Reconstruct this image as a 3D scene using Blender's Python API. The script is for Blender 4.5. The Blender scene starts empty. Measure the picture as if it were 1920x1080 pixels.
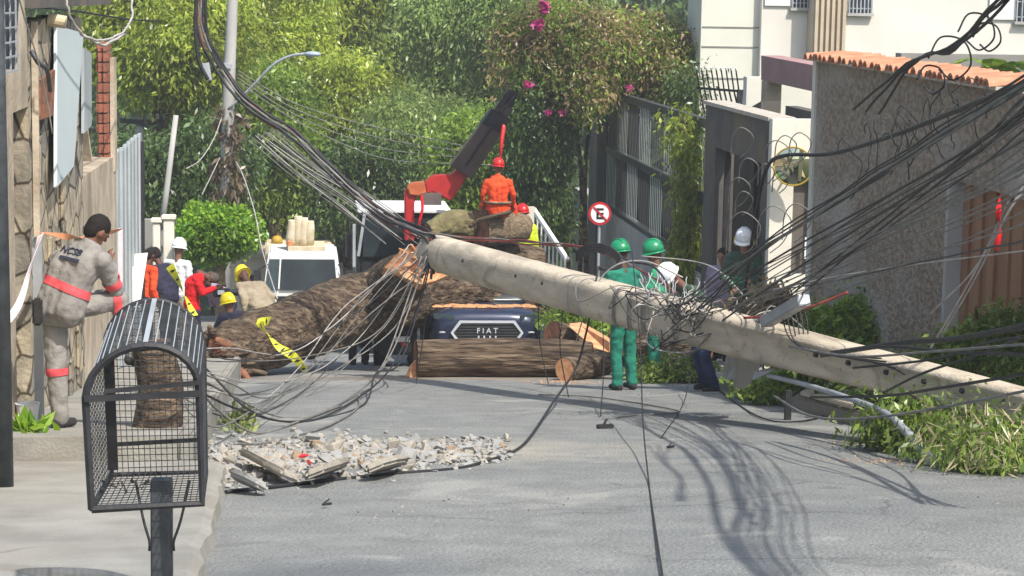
import bpy, bmesh, math, random
import numpy as np
from mathutils import Vector, Matrix, noise
SC = bpy.context.scene
COL = SC.collection
R_ = math.radians
random.seed(7)
# ------------------------------------------------------------------ camera, world, sun, exposure
PW, PH, F = 1920.0, 1080.0, 4000.0
CAMPOS = Vector((0, 0, 1.45))
PITCH, YAW, ROLL = R_(7.73), R_(5.93), R_(-1.0)         # down, to the right, tilt
fwd = Vector((math.sin(YAW)*math.cos(PITCH), math.cos(YAW)*math.cos(PITCH), -math.sin(PITCH)))
rgt = Vector((math.cos(YAW), -math.sin(YAW), 0))
upv = rgt.cross(fwd)
rr = rgt*math.cos(ROLL) - upv*math.sin(ROLL)
uu = upv*math.cos(ROLL) + rgt*math.sin(ROLL)
cam_d = bpy.data.cameras.new('camera'); cam = bpy.data.objects.new('camera', cam_d); COL.objects.link(cam)
cam.matrix_world = Matrix(((rr.x, uu.x, -fwd.x, CAMPOS.x), (rr.y, uu.y, -fwd.y, CAMPOS.y), (rr.z, uu.z, -fwd.z, CAMPOS.z), (0, 0, 0, 1)))
cam_d.sensor_width = 36; cam_d.lens = 36*F/PW; cam_d.clip_start = .1; cam_d.clip_end = 2000
SC.camera = cam
TOSUN = Vector((.31, -.52, .79)).normalized()
w = bpy.data.worlds.new('World'); SC.world = w; w.use_nodes = True
nt = w.node_tree; nt.nodes.clear()
sky = nt.nodes.new('ShaderNodeTexSky'); sky.sky_type = 'NISHITA'; sky.sun_disc = False
sky.sun_elevation = math.asin(TOSUN.z); sky.sun_rotation = math.atan2(TOSUN.x, TOSUN.y)
sky.air_density = 1.3; sky.dust_density = 2.5; sky.ozone_density = .6
bg = nt.nodes.new('ShaderNodeBackground'); bg.inputs[1].default_value = .15
ow = nt.nodes.new('ShaderNodeOutputWorld')
nt.links.new(sky.outputs[0], bg.inputs[0]); nt.links.new(bg.outputs[0], ow.inputs[0])
sl = bpy.data.lights.new('sun', 'SUN'); sl.energy = 4.0; sl.angle = R_(.8); sl.color = (1, .955, .88)
so = bpy.data.objects.new('sun', sl); COL.objects.link(so)
so.rotation_euler = (-TOSUN).to_track_quat('-Z', 'Y').to_euler()
so.location = (0, -10, 40)
SC.view_settings.view_transform = 'Standard'; SC.view_settings.look = 'None'
SC.view_settings.exposure = 0.5; SC.view_settings.gamma = 1
SC.render.engine = 'CYCLES'
SC.cycles.max_bounces = 5; SC.cycles.diffuse_bounces = 3; SC.cycles.glossy_bounces = 2
SC.cycles.transmission_bounces = 3; SC.cycles.transparent_max_bounces = 4
SC.cycles.use_denoising = True

def ray(px, py):
    return rr*((px-960)/F) + uu*(-(py-540)/F) + fwd
def P(px, py, Y):
    d = ray(px, py); return CAMPOS + d*(Y/d.y)
def PX(px, py, X):
    d = ray(px, py); return CAMPOS + d*(X/d.x)
SL = .13
def gz(y):
    return -SL*y if y < 62 else -SL*62
def G(px, py, h=0.0):
    "pixel -> point h above the road plane"
    d = ray(px, py); t = (h-CAMPOS.z)/(d.z+SL*d.y); return CAMPOS + d*t
def pav(y):
    return gz(y) + (.13 if y < 15 else .28)

# ------------------------------------------------------------------ materials
MATS = {}
def mat(name, c, c2=None, rough=.8, ns=6., bump=.15, bs=40., metal=0., scale=(1, 1, 1), spec=.3, detail=6., lo=.35, hi=.65, c3=None, n3=1.2, trans=None, bdist=.02):
    m = bpy.data.materials.new(name); m.use_nodes = True; t = m.node_tree; n = t.nodes; L = t.links
    b = n['Principled BSDF']
    b.inputs['Roughness'].default_value = rough; b.inputs['Metallic'].default_value = metal
    b.inputs['Specular IOR Level'].default_value = spec
    tc = n.new('ShaderNodeTexCoord'); mp = n.new('ShaderNodeMapping'); mp.inputs['Scale'].default_value = scale
    L.new(tc.outputs['Object'], mp.inputs['Vector'])
    if c2 is None: c2 = tuple(v*.8 for v in c)
    nz = n.new('ShaderNodeTexNoise'); nz.inputs['Scale'].default_value = ns; nz.inputs['Detail'].default_value = detail
    L.new(mp.outputs[0], nz.inputs['Vector'])
    cr = n.new('ShaderNodeValToRGB'); e = cr.color_ramp.elements
    e[0].position = lo; e[0].color = (*c2, 1); e[1].position = hi; e[1].color = (*c, 1)
    L.new(nz.outputs['Fac'], cr.inputs[0]); col = cr.outputs[0]
    if c3 is not None:
        n2 = n.new('ShaderNodeTexNoise'); n2.inputs['Scale'].default_value = n3; n2.inputs['Detail'].default_value = 5
        L.new(mp.outputs[0], n2.inputs['Vector'])
        r2 = n.new('ShaderNodeValToRGB'); r2.color_ramp.elements[0].position = .5; r2.color_ramp.elements[1].position = .68
        L.new(n2.outputs['Fac'], r2.inputs[0])
        mx = n.new('ShaderNodeMix'); mx.data_type = 'RGBA'
        L.new(r2.outputs[0], mx.inputs[0]); L.new(col, mx.inputs[6]); mx.inputs[7].default_value = (*c3, 1); col = mx.outputs[2]
    L.new(col, b.inputs['Base Color'])
    if bump:
        nb = n.new('ShaderNodeTexNoise'); nb.inputs['Scale'].default_value = bs; nb.inputs['Detail'].default_value = 8
        L.new(mp.outputs[0], nb.inputs['Vector'])
        bp = n.new('ShaderNodeBump'); bp.inputs['Strength'].default_value = bump; bp.inputs['Distance'].default_value = bdist
        L.new(nb.outputs['Fac'], bp.inputs['Height']); L.new(bp.outputs[0], b.inputs['Normal'])
    MATS[name] = m
    return m
def leafmat(name, ca, cb, tr=.35):
    m = bpy.data.materials.new(name); m.use_nodes = True; t = m.node_tree; n = t.nodes; L = t.links
    n.clear(); out = n.new('ShaderNodeOutputMaterial')
    ge = n.new('ShaderNodeNewGeometry'); cr = n.new('ShaderNodeValToRGB')
    e = cr.color_ramp.elements; e[0].color = (*ca, 1); e[1].color = (*cb, 1)
    L.new(ge.outputs['Random Per Island'], cr.inputs[0])
    tc = n.new('ShaderNodeTexCoord'); nz = n.new('ShaderNodeTexNoise'); nz.inputs['Scale'].default_value = .7; nz.inputs['Detail'].default_value = 3
    L.new(tc.outputs['Object'], nz.inputs['Vector'])
    hs = n.new('ShaderNodeHueSaturation'); L.new(cr.outputs[0], hs.inputs['Color'])
    mr = n.new('ShaderNodeMapRange'); mr.inputs[1].default_value = .3; mr.inputs[2].default_value = .7; mr.inputs[3].default_value = .5; mr.inputs[4].default_value = 1.6
    L.new(nz.outputs['Fac'], mr.inputs[0]); L.new(mr.outputs[0], hs.inputs['Value'])
    d = n.new('ShaderNodeBsdfPrincipled'); d.inputs['Roughness'].default_value = .34; d.inputs['Specular IOR Level'].default_value = .5
    tl = n.new('ShaderNodeBsdfTranslucent'); mx = n.new('ShaderNodeMixShader'); mx.inputs[0].default_value = tr
    L.new(hs.outputs[0], d.inputs['Base Color']); L.new(hs.outputs[0], tl.inputs['Color'])
    L.new(d.outputs[0], mx.inputs[1]); L.new(tl.outputs[0], mx.inputs[2]); L.new(mx.outputs[0], out.inputs[0])
    MATS[name] = m; return m

ma = mat('asphalt', (.265, .272, .258), (.19, .197, .188), rough=.92, ns=2.6, detail=12, bump=.9, bs=38, c3=(.19, .20, .198), n3=.7, lo=.3, hi=.7, bdist=.035)
def layer(m, build):
    t = m.node_tree; b = t.nodes['Principled BSDF']; src = b.inputs['Base Color'].links[0].from_socket
    tc = t.nodes.new('ShaderNodeTexCoord'); fac, colr = build(t, tc.outputs['Object'])
    mx = t.nodes.new('ShaderNodeMix'); mx.data_type = 'RGBA'; t.links.new(fac, mx.inputs[0]); t.links.new(src, mx.inputs[6]); mx.inputs[7].default_value = (*colr, 1)
    t.links.new(mx.outputs[2], b.inputs['Base Color'])
def ramp(t, src, a, b_, va=0., vb=1.):
    r = t.nodes.new('ShaderNodeMapRange'); r.inputs[1].default_value = a; r.inputs[2].default_value = b_; r.inputs[3].default_value = va; r.inputs[4].default_value = vb; t.links.new(src, r.inputs[0]); return r.outputs[0]
def nz(t, co, sc, det=6, dist=0.):
    n = t.nodes.new('ShaderNodeTexNoise'); n.inputs['Scale'].default_value = sc; n.inputs['Detail'].default_value = det; n.inputs['Distortion'].default_value = dist; t.links.new(co, n.inputs['Vector']); return n
def mul(t, a, b_):
    m = t.nodes.new('ShaderNodeMath'); m.operation = 'MULTIPLY'; t.links.new(a, m.inputs[0])
    if isinstance(b_, float): m.inputs[1].default_value = b_
    else: t.links.new(b_, m.inputs[1])
    return m.outputs[0]
def cracks(t, co):
    w_ = nz(t, co, 1.6, 8); ad = t.nodes.new('ShaderNodeMixRGB'); ad.blend_type = 'ADD'; ad.inputs[0].default_value = .55; t.links.new(co, ad.inputs[1]); t.links.new(w_.outputs['Color'], ad.inputs[2])
    v = t.nodes.new('ShaderNodeTexVoronoi'); v.feature = 'DISTANCE_TO_EDGE'; v.inputs['Scale'].default_value = .45; t.links.new(ad.outputs[0], v.inputs['Vector'])
    k = ramp(t, v.outputs['Distance'], .004, .013, 1., 0.); g = ramp(t, nz(t, co, .5, 3).outputs['Fac'], .48, .62); return mul(t, mul(t, k, g), .5), (.10, .10, .098)
layer(ma, cracks)
layer(ma, lambda t, co: (mul(t, ramp(t, nz(t, co, 95., 3).outputs['Fac'], .56, .70), .55), (.13, .13, .128)))          # aggregate
layer(ma, lambda t, co: (mul(t, ramp(t, nz(t, co, 70., 2).outputs['Fac'], .62, .72), .6), (.56, .55, .52)))
layer(ma, lambda t, co: (mul(t, ramp(t, nz(t, co, .9, 10, .6).outputs['Fac'], .58, .66), .45), (.42, .41, .375)))       # dusty patches
def around(cx, cy, rx, ry_, colr, k_, seed):
    def f(t, co):
        mp = t.nodes.new('ShaderNodeMapping'); mp.inputs['Location'].default_value = (-cx/rx, -cy/ry_, 0); mp.inputs['Scale'].default_value = (1/rx, 1/ry_, 0); t.links.new(co, mp.inputs[0])
        ln = t.nodes.new('ShaderNodeVectorMath'); ln.operation = 'LENGTH'; t.links.new(mp.outputs[0], ln.inputs[0])
        sb = t.nodes.new('ShaderNodeMath'); sb.operation = 'ADD'; t.links.new(ln.outputs['Value'], sb.inputs[0]); t.links.new(mul(t, nz(t, co, 2.4+seed, 9, .6).outputs['Fac'], .9), sb.inputs[1])
        return mul(t, ramp(t, sb.outputs[0], .75, 1.35, 1., 0.), k_), colr
    return f
layer(ma, around(1.0, 17.1, 2.6, 1.6, (.40, .37, .31), .8, .1))      # dust spilled round the rubble
layer(ma, around(.1, 9.9, .9, .8, (.13, .14, .15), .75, .5))         # damp patch by the pavement
layer(ma, around(2.6, 29., 4.5, 1.0, (.30, .22, .15), .6, .9))       # sawdust by the logs
layer(ma, lambda t, co: (mul(t, ramp(t, nz(t, co, 1.7, 8, 1.2).outputs['Fac'], .63, .70), .5), (.14, .14, .14)))        # stains
mat('pavement', (.31, .30, .265), (.225, .215, .19), rough=.92, ns=2.2, detail=10, bump=.4, bs=40, c3=(.29, .27, .235), n3=1.0)
mp_ = MATS['pavement']
layer(mp_, cracks); layer(mp_, lambda t, co: (mul(t, ramp(t, nz(t, co, 1.1, 8, 1.).outputs['Fac'], .55, .66), .6), (.22, .20, .16)))
mat('kerb', (.56, .51, .42), (.42, .37, .29), rough=.9, ns=3, bump=.4, bs=30)
mat('earth', (.16, .13, .09), (.09, .08, .05), ns=3, bump=.5, bs=20)
mat('hillgreen', (.03, .05, .015), (.015, .03, .008), ns=1.2, bump=.6, bs=3)
mat('pole', (.60, .52, .40), (.48, .41, .31), rough=.9, ns=3, detail=12, bump=.5, bs=30, scale=(1.5, .6, 3), c3=(.36, .31, .24), n3=1.8)
layer(MATS['pole'], lambda t, co: (mul(t, ramp(t, nz(t, co, 2.2, 10, 1.5).outputs['Fac'], 1*.58, .68), .5), (.24, .20, .155)))
layer(MATS['pole'], lambda t, co: (mul(t, ramp(t, nz(t, co, 26., 4).outputs['Fac'], .64, .70), .6), (.17, .15, .13)))
mat('pole_dark', (.25, .23, .2), (.15, .14, .12), rough=.9, ns=5, bump=.3, bs=20)
mat('bark', (.155, .108, .07), (.04, .027, .019), rough=.95, ns=5, detail=14, bump=1., bs=7, scale=(.5, 4, 4), lo=.40, hi=.66, bdist=.09, c3=(.22, .165, .11), n3=3.)
mat('bark_pale', (.34, .26, .17), (.15, .11, .07), rough=.95, ns=6, bump=1., bs=16, scale=(1, 4, 4), bdist=.05)
mat('bark_moss', (.22, .19, .09), (.12, .10, .05), rough=.95, ns=6, bump=1., bs=14, bdist=.05)
mat('wood', (.74, .38, .20), (.54, .235, .11), rough=.85, ns=8, bump=.7, bs=22, scale=(1, 2, 2), c3=(.68, .42, .22), n3=3)
mat('wood_dark', (.32, .13, .07), (.13, .07, .045), rough=.9, ns=8, bump=.8, bs=20)
mat('sawdust', (.62, .36, .18), (.45, .23, .10), ns=30, bump=.6, bs=80)
mat('cable', (.03, .03, .032), (.018, .018, .02), rough=.5, ns=8, bump=0)
mat('cable_grey', (.21, .20, .185), (.13, .124, .115), rough=.55, ns=8, bump=0)
mat('cable_pale', (.45, .43, .40), (.3, .28, .26), rough=.55, ns=8, bump=0)
mat('cable_red', (.28, .055, .04), (.16, .04, .035), rough=.5, ns=8, bump=0)
mat('iron', (.075, .082, .09), (.04, .045, .05), rough=.5, ns=9, bump=.12, bs=60, metal=.25, spec=.5)
mat('iron_dark', (.035, .035, .038), (.02, .02, .022), rough=.55, ns=9, bump=.12, bs=60)
mat('zinc', (.42, .45, .47), (.32, .34, .36), rough=.5, ns=5, bump=.1, metal=.2)
mat('stucco', (.365, .29, .22), (.235, .18, .132), rough=.98, ns=16, scale=(1, .55, 1), bump=1., bs=20, lo=.4, hi=.6, c3=(.40, .35, .30), n3=.8, bdist=.06)
mat('tile', (.58, .27, .16), (.42, .17, .09), rough=.8, ns=4, bump=.3, bs=25)
mat('cream', (.68, .66, .60), (.62, .59, .53), rough=.9, ns=1.2, bump=.12, bs=50)
mat('cream2', (.64, .63, .55), (.58, .57, .49), rough=.9, ns=1.0, bump=.1, bs=50)
mat('ribbed', (.52, .44, .33), (.44, .36, .26), rough=.9, ns=2, bump=.1, bs=40)
mat('whitewall', (.70, .66, .57), (.60, .55, .46), rough=.9, ns=1.6, bump=.2, bs=40)
mat('greywall', (.27, .26, .24), (.20, .19, .175), rough=.9, ns=1.5, bump=.2, bs=40)
mat('concrete_grey', (.42, .41, .385), (.34, .33, .31), rough=.9, ns=1.5, bump=.25, bs=40)
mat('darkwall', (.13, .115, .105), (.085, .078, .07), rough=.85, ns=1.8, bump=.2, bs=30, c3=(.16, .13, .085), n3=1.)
mat('slat', (.065, .07, .07), (.045, .048, .05), rough=.5, ns=3, bump=.05, metal=.1)
mat('slat_light', (.46, .49, .46), (.36, .39, .37), rough=.5, ns=3, bump=.05)
mat('parapet', (.38, .23, .22), (.32, .19, .185), rough=.9, ns=2, bump=.1)
mat('browngate', (.34, .18, .10), (.26, .13, .075), rough=.7, ns=3, bump=.15, scale=(1, 1, .2))
mat('plaster', (.55, .47, .36), (.37, .30, .22), rough=.95, ns=2.5, bump=.5, bs=18, c3=(.27, .22, .165), n3=1.3)
mat('brick', (.33, .125, .08), (.2, .085, .06), rough=.95, ns=8, bump=.5, bs=30)
mat('mortar', (.5, .45, .38), (.4, .35, .29), rough=.95, ns=8, bump=.4, bs=30)
mat('sheet_white', (.50, .56, .57), (.52, .58, .58), rough=.6, ns=1.5, bump=.05)
mat('sheet_grey', (.40, .435, .445), (.31, .34, .35), rough=.5, ns=1.5, bump=.05)
mat('rubble', (.40, .365, .31), (.28, .255, .215), rough=.95, ns=5, bump=.5, bs=25)
mat('rubble_grey', (.31, .305, .29), (.3, .3, .29), rough=.95, ns=5, bump=.5, bs=25)
mat('rubble_tan', (.40, .29, .19), (.28, .2, .13), rough=.95, ns=5, bump=.5, bs=25)
mat('redpaint', (.45, .022, .02), (.36, .018, .016), rough=.4, ns=4, bump=.05, spec=.5)
mat('orangepaint', (.55, .16, .06), (.42, .11, .045), rough=.45, ns=4, bump=.05)
mat('boomgrey', (.17, .13, .12), (.12, .095, .09), rough=.5, ns=3, bump=.06, metal=.1)
mat('boomdark', (.05, .052, .065), (.03, .03, .04), rough=.45, ns=4, bump=.05)
mat('glass_dark', (.03, .042, .045), (.018, .024, .028), rough=.22, ns=2, bump=0, spec=.25)
mat('glass_blue', (.05, .075, .08), (.02, .03, .033), rough=.2, ns=1.6, bump=0, spec=.25)
mat('carpaint', (.03, .042, .08), (.024, .032, .062), rough=.22, ns=3, bump=0, metal=.35, spec=.7)
mat('chrome', (.82, .85, .9), (.74, .78, .84), rough=.32, ns=3, bump=0, metal=.45, spec=.8)
mat('blackplastic', (.022, .022, .024), (.014, .014, .016), rough=.5, ns=8, bump=.05)
mat('rubber', (.025, .025, .026), (.016, .016, .017), rough=.8, ns=8, bump=.1)
mat('lamp', (.75, .78, .8), (.6, .64, .68), rough=.2, ns=6, bump=0, spec=.6)
mat('whitepaint', (.78, .78, .76), (.68, .68, .66), rough=.5, ns=2, bump=.03)
mat('offwhite', (.70, .62, .47), (.55, .46, .30), rough=.8, ns=5, bump=.3, bs=15)
mat('yellow', (.72, .62, .03), (.6, .5, .02), rough=.5, ns=4, bump=.05)
mat('tapeyellow', (.66, .66, .05), (.55, .55, .04), rough=.4, ns=4, bump=.05)
mat('tapeblack', (.03, .03, .025), (.02, .02, .018), rough=.4, ns=4, bump=.05)
mat('tapewhite', (.75, .68, .70), (.62, .52, .55), rough=.5, ns=7, bump=.05)
mat('tapeorange', (.70, .30, .13), (.55, .2, .1), rough=.5, ns=7, bump=.05)
mat('bluelight', (.35, .42, .5), (.3, .36, .42), rough=.3)
mat('signwhite', (.8, .8, .8), (.76, .76, .76), rough=.5, bump=0)
mat('signred', (.5, .02, .03), (.45, .02, .025), rough=.5, bump=0)
mat('signblack', (.012, .012, .014), (.01, .01, .01), rough=.5, bump=0)
mat('mirror', (.75, .72, .5), (.7, .67, .45), rough=.05, ns=3, bump=0, metal=1)
mat('mirrorrim', (.5, .33, .05), (.4, .26, .04), rough=.5)
mat('skin', (.20, .095, .06), (.16, .075, .046), rough=.6, ns=12, bump=.05)
mat('skin_dark', (.11, .055, .036), (.085, .04, .026), rough=.6, ns=12, bump=.05)
mat('skin_light', (.38, .2, .14), (.32, .16, .11), rough=.6, ns=12, bump=.05)
mat('hair', (.014, .011, .009), (.008, .006, .005), rough=.8, ns=40, bump=.5, bs=90)
mat('hair_grey', (.10, .085, .07), (.05, .042, .035), rough=.8, ns=40, bump=.5, bs=90)
mat('cl_grey', (.265, .25, .23), (.215, .20, .185), rough=.9, ns=5, bump=.8, bs=10, bdist=.035)
mat('cl_pink', (.70, .10, .11), (.58, .07, .08), rough=.7, ns=9, bump=.1)
mat('cl_green', (.02, .20, .135), (.014, .155, .105), rough=.9, ns=5, bump=.8, bs=10, bdist=.035)
mat('cl_greenlt', (.05, .36, .18), (.035, .27, .13), rough=.9, ns=5, bump=.8, bs=10, bdist=.035)
mat('cl_dkgreen', (.06, .105, .07), (.04, .075, .05), rough=.9, ns=5, bump=.8, bs=10, bdist=.035)
mat('cl_orange', (.82, .085, .02), (.66, .06, .014), rough=.85, ns=5, bump=.8, bs=10, bdist=.035)
mat('cl_red', (.66, .012, .016), (.52, .009, .012), rough=.85, ns=5, bump=.8, bs=10, bdist=.035)
mat('cl_navy', (.028, .028, .055), (.018, .018, .036), rough=.9, ns=5, bump=.8, bs=10, bdist=.035)
mat('cl_jean', (.035, .05, .13), (.022, .034, .09), rough=.9, ns=6, bump=.8, bs=10, bdist=.035)
mat('cl_lilac', (.36, .30, .40), (.28, .23, .31), rough=.9, ns=6, bump=.8, bs=10, bdist=.035)
mat('cl_white', (.74, .73, .72), (.62, .61, .6), rough=.9, ns=6, bump=.8, bs=10, bdist=.035)
mat('cl_khaki', (.34, .29, .2), (.25, .2, .14), rough=.9, ns=6, bump=.8, bs=10, bdist=.035)
mat('cl_dark', (.04, .037, .036), (.026, .024, .023), rough=.9, ns=6, bump=.8, bs=10, bdist=.035)
mat('hm_green', (.012, .26, .11), (.01, .2, .085), rough=.35, ns=4, bump=0, spec=.5)
mat('hm_white', (.82, .83, .85), (.78, .79, .81), rough=.35, ns=4, bump=0, spec=.5)
mat('hm_red', (.62, .02, .018), (.5, .016, .014), rough=.3, ns=4, bump=0, spec=.5)
mat('hm_yellow', (.85, .68, .02), (.75, .58, .015), rough=.35, ns=4, bump=0, spec=.5)
mat('lime', (.62, .75, .04), (.5, .62, .03), rough=.6)
mat('ink', (.03, .035, .06), (.025, .028, .05), rough=.7, bump=0)
mat('litter', (.1, .09, .07), (.045, .04, .035), ns=20, bump=.3)
mat('shutter', (.05, .06, .08), (.03, .037, .05), rough=.6, ns=4, bump=.05)
leafmat('leaf_a', (.14, .21, .02), (.46, .52, .075), .45)
leafmat('leaf_b', (.09, .17, .022), (.34, .46, .07), .5)
leafmat('leaf_c', (.12, .19, .045), (.38, .48, .15), .5)
leafmat('leaf_d', (.035, .075, .016), (.13, .20, .05))
leafmat('leaf_top', (.08, .21, .014), (.32, .50, .04), .4)
leafmat('leaf_bg', (.13, .11, .045), (.42, .29, .14))
leafmat('leaf_fl', (.4, .03, .16), (.7, .08, .32))
leafmat('leaf_fallen', (.07, .13, .02), (.27, .36, .07), .4)
leafmat('leaf_dry', (.22, .19, .10), (.48, .42, .26))
leafmat('leaf_grass', (.09, .14, .03), (.26, .28, .1))

# ------------------------------------------------------------------ object helpers
def wloc(o):
    v = Vector((0, 0, 0))
    while o is not None:
        v += o.location; o = o.parent
    return v
def tag(o, label=None, cat=None, group=None, kind=None):
    if label: o['label'] = label
    if cat: o['category'] = cat
    if group: o['group'] = group
    if kind: o['kind'] = kind
    return o
def empty(name, loc, label, cat, group=None):
    o = bpy.data.objects.new(name, None); COL.objects.link(o); o.location = loc; o.empty_display_size = .2
    return tag(o, label, cat, group)
def link(name, me, m, parent=None, origin=None, smooth=False):
    "mesh in world coordinates -> object with its origin at the parent's or at its own base"
    if isinstance(m, str): m = MATS[m]
    co = np.empty(len(me.vertices)*3, dtype=np.float32); me.vertices.foreach_get('co', co); co = co.reshape(-1, 3)
    if parent is not None: off = wloc(parent)
    elif origin is not None: off = Vector(origin)
    else:
        off = Vector((float((co[:, 0].min()+co[:, 0].max())/2), float((co[:, 1].min()+co[:, 1].max())/2), float(co[:, 2].min()))) if len(co) else Vector((0, 0, 0))
    co -= np.array(off, dtype=np.float32)
    me.vertices.foreach_set('co', co.ravel()); me.update()
    if m is not None and not me.materials: me.materials.append(m)
    if smooth: me.polygons.foreach_set('use_smooth', [True]*len(me.polygons))
    o = bpy.data.objects.new(name, me); COL.objects.link(o)
    if parent is not None: o.parent = parent
    else: o.location = off
    return o

class MB:
    "collects faces, links them as one mesh object"
    def __init__(s): s.v = []; s.f = []
    def add(s, vs, fs):
        k = len(s.v); s.v += [tuple(q) for q in vs]; s.f += [tuple(i+k for i in f) for f in fs]; return s
    def hexa(s, a):       # 8 corners: bottom 4 ccw, top 4 ccw
        return s.add(a, [(3, 2, 1, 0), (4, 5, 6, 7), (0, 1, 5, 4), (1, 2, 6, 5), (2, 3, 7, 6), (3, 0, 4, 7)])
    def box(s, x0, x1, y0, y1, z0, z1):
        return s.hexa([(x0, y0, z0), (x1, y0, z0), (x1, y1, z0), (x0, y1, z0), (x0, y0, z1), (x1, y0, z1), (x1, y1, z1), (x0, y1, z1)])
    def sbox(s, x0, x1, y0, y1, za, zb):   # bottom follows the street slope: za, zb are functions of y
        return s.hexa([(x0, y0, za(y0)), (x1, y0, za(y0)), (x1, y1, za(y1)), (x0, y1, za(y1)), (x0, y0, zb(y0)), (x1, y0, zb(y0)), (x1, y1, zb(y1)), (x0, y1, zb(y1))])
    def bar(s, a, b, w, h=None, up=(0, 0, 1)):   # rectangular bar
        a = Vector(a); b = Vector(b); h = w if h is None else h
        d = (b-a).normalized(); u = Vector(up)
        if abs(d.dot(u)) > .95: u = Vector((0, 1, 0))
        x = d.cross(u).normalized()*w/2; z = x.cross(d).normalized()*h/2
        return s.hexa([a-x-z, a+x-z, b+x-z, b-x-z, a-x+z, a+x+z, b+x+z, b-x+z])
    def tube(s, pts, rad, n=8, cap=True, flat=1.):
        pts = [Vector(q) for q in pts]; m = len(pts)
        if not hasattr(rad, '__len__'): rad = [rad]*m
        vs = []; u = None
        for i, q in enumerate(pts):
            d = (pts[min(i+1, m-1)]-pts[max(i-1, 0)])
            d = d.normalized() if d.length > 1e-9 else Vector((0, 0, 1))
            if u is None:
                t = Vector((0, 0, 1)) if abs(d.z) < .9 else Vector((1, 0, 0)); u = d.cross(t).normalized()
            else:
                u = (u-d*u.dot(d)); u = u.normalized() if u.length > 1e-6 else d.orthogonal().normalized()
            v = d.cross(u)
            for k in range(n):
                a = 2*math.pi*k/n; vs.append(q+(u*math.cos(a)+v*math.sin(a)*flat)*rad[i])
        fs = [(i*n+k, i*n+(k+1) % n, (i+1)*n+(k+1) % n, (i+1)*n+k) for i in range(m-1) for k in range(n)]
        if cap: fs += [tuple(range(n-1, -1, -1)), tuple((m-1)*n+k for k in range(n))]
        return s.add(vs, fs)
    def cyl(s, a, b, r, n=16, r2=None):
        return s.tube([a, b], [r, r if r2 is None else r2], n)
    def lathe(s, c, prof, n=20, sx=1., sy=1.):    # prof of (r, z)
        c = Vector(c); vs = []; m = len(prof)
        for r, z in prof:
            for k in range(n):
                a = 2*math.pi*k/n; vs.append((c.x+r*sx*math.cos(a), c.y+r*sy*math.sin(a), c.z+z))
        fs = [(i*n+k, i*n+(k+1) % n, (i+1)*n+(k+1) % n, (i+1)*n+k) for i in range(m-1) for k in range(n)]
        fs += [tuple(range(n-1, -1, -1)), tuple((m-1)*n+k for k in range(n))]
        return s.add(vs, fs)
    def prism(s, poly, off):
        poly = [Vector(q) for q in poly]; off = Vector(off); n = len(poly)
        vs = poly+[q+off for q in poly]
        return s.add(vs, [tuple(range(n-1, -1, -1)), tuple(range(n, 2*n))]+[(i, (i+1) % n, n+(i+1) % n, n+i) for i in range(n)])
    def mesh(s, name='m'):
        me = bpy.data.meshes.new(name); me.from_pydata(s.v, [], s.f); me.validate(); me.update()
        bm = bmesh.new(); bm.from_mesh(me); bmesh.ops.recalc_face_normals(bm, faces=bm.faces); bm.to_mesh(me); bm.free()
        return me
    def build(s, name, m, parent=None, smooth=False, origin=None, bevel=0):
        me = s.mesh(name)
        if bevel:
            bm = bmesh.new(); bm.from_mesh(me)
            es = [e for e in bm.edges if len(e.link_faces) == 2 and e.calc_face_angle(0) > .5]
            bmesh.ops.bevel(bm, geom=es, offset=bevel, segments=2, affect='EDGES', clamp_overlap=True)
            bm.to_mesh(me); bm.free()
        return link(name, me, m, parent, origin, smooth)

def crom(pts, k=8):
    pts = [Vector(q) for q in pts]
    if len(pts) < 3: return [pts[0].lerp(pts[1], i/k) for i in range(k+1)]
    out = []
    q = [pts[0]*2-pts[1]]+pts+[pts[-1]*2-pts[-2]]
    for i in range(1, len(q)-2):
        a, b, c, d = q[i-1:i+3]
        for j in range(k):
            t = j/k
            out.append(.5*((2*b)+(c-a)*t+(2*a-5*b+4*c-d)*t*t+(3*b-a-3*c+d)*t**3))
    out.append(pts[-1]); return out
def text(s, size, m, parent, pos, xdir, ydir, name='lettering', ext=.003, bold=0.):
    cu = bpy.data.curves.new('t', 'FONT'); cu.body = s; cu.size = size; cu.extrude = ext; cu.align_x = 'CENTER'; cu.align_y = 'CENTER'; cu.offset = bold
    ob = bpy.data.objects.new('t', cu); COL.objects.link(ob)
    dg = bpy.context.evaluated_depsgraph_get(); me = bpy.data.meshes.new_from_object(ob.evaluated_get(dg))
    bpy.data.objects.remove(ob)
    x = Vector(xdir).normalized(); y = Vector(ydir); y = (y-x*x.dot(y)).normalized(); z = x.cross(y)
    me.transform(Matrix(((x.x, y.x, z.x, pos[0]), (x.y, y.y, z.y, pos[1]), (x.z, y.z, z.z, pos[2]), (0, 0, 0, 1))))
    me.materials.clear()
    return link(name, me, m, parent)

def dup(root, loc, label=None, group=None):
    r = root.copy(); COL.objects.link(r); r.location = loc
    if label: r['label'] = label
    if group: r['group'] = group
    for ch in root.children:
        c = ch.copy(); COL.objects.link(c); c.parent = r
        for g in ch.children:
            d = g.copy(); COL.objects.link(d); d.parent = c
    return r

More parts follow.
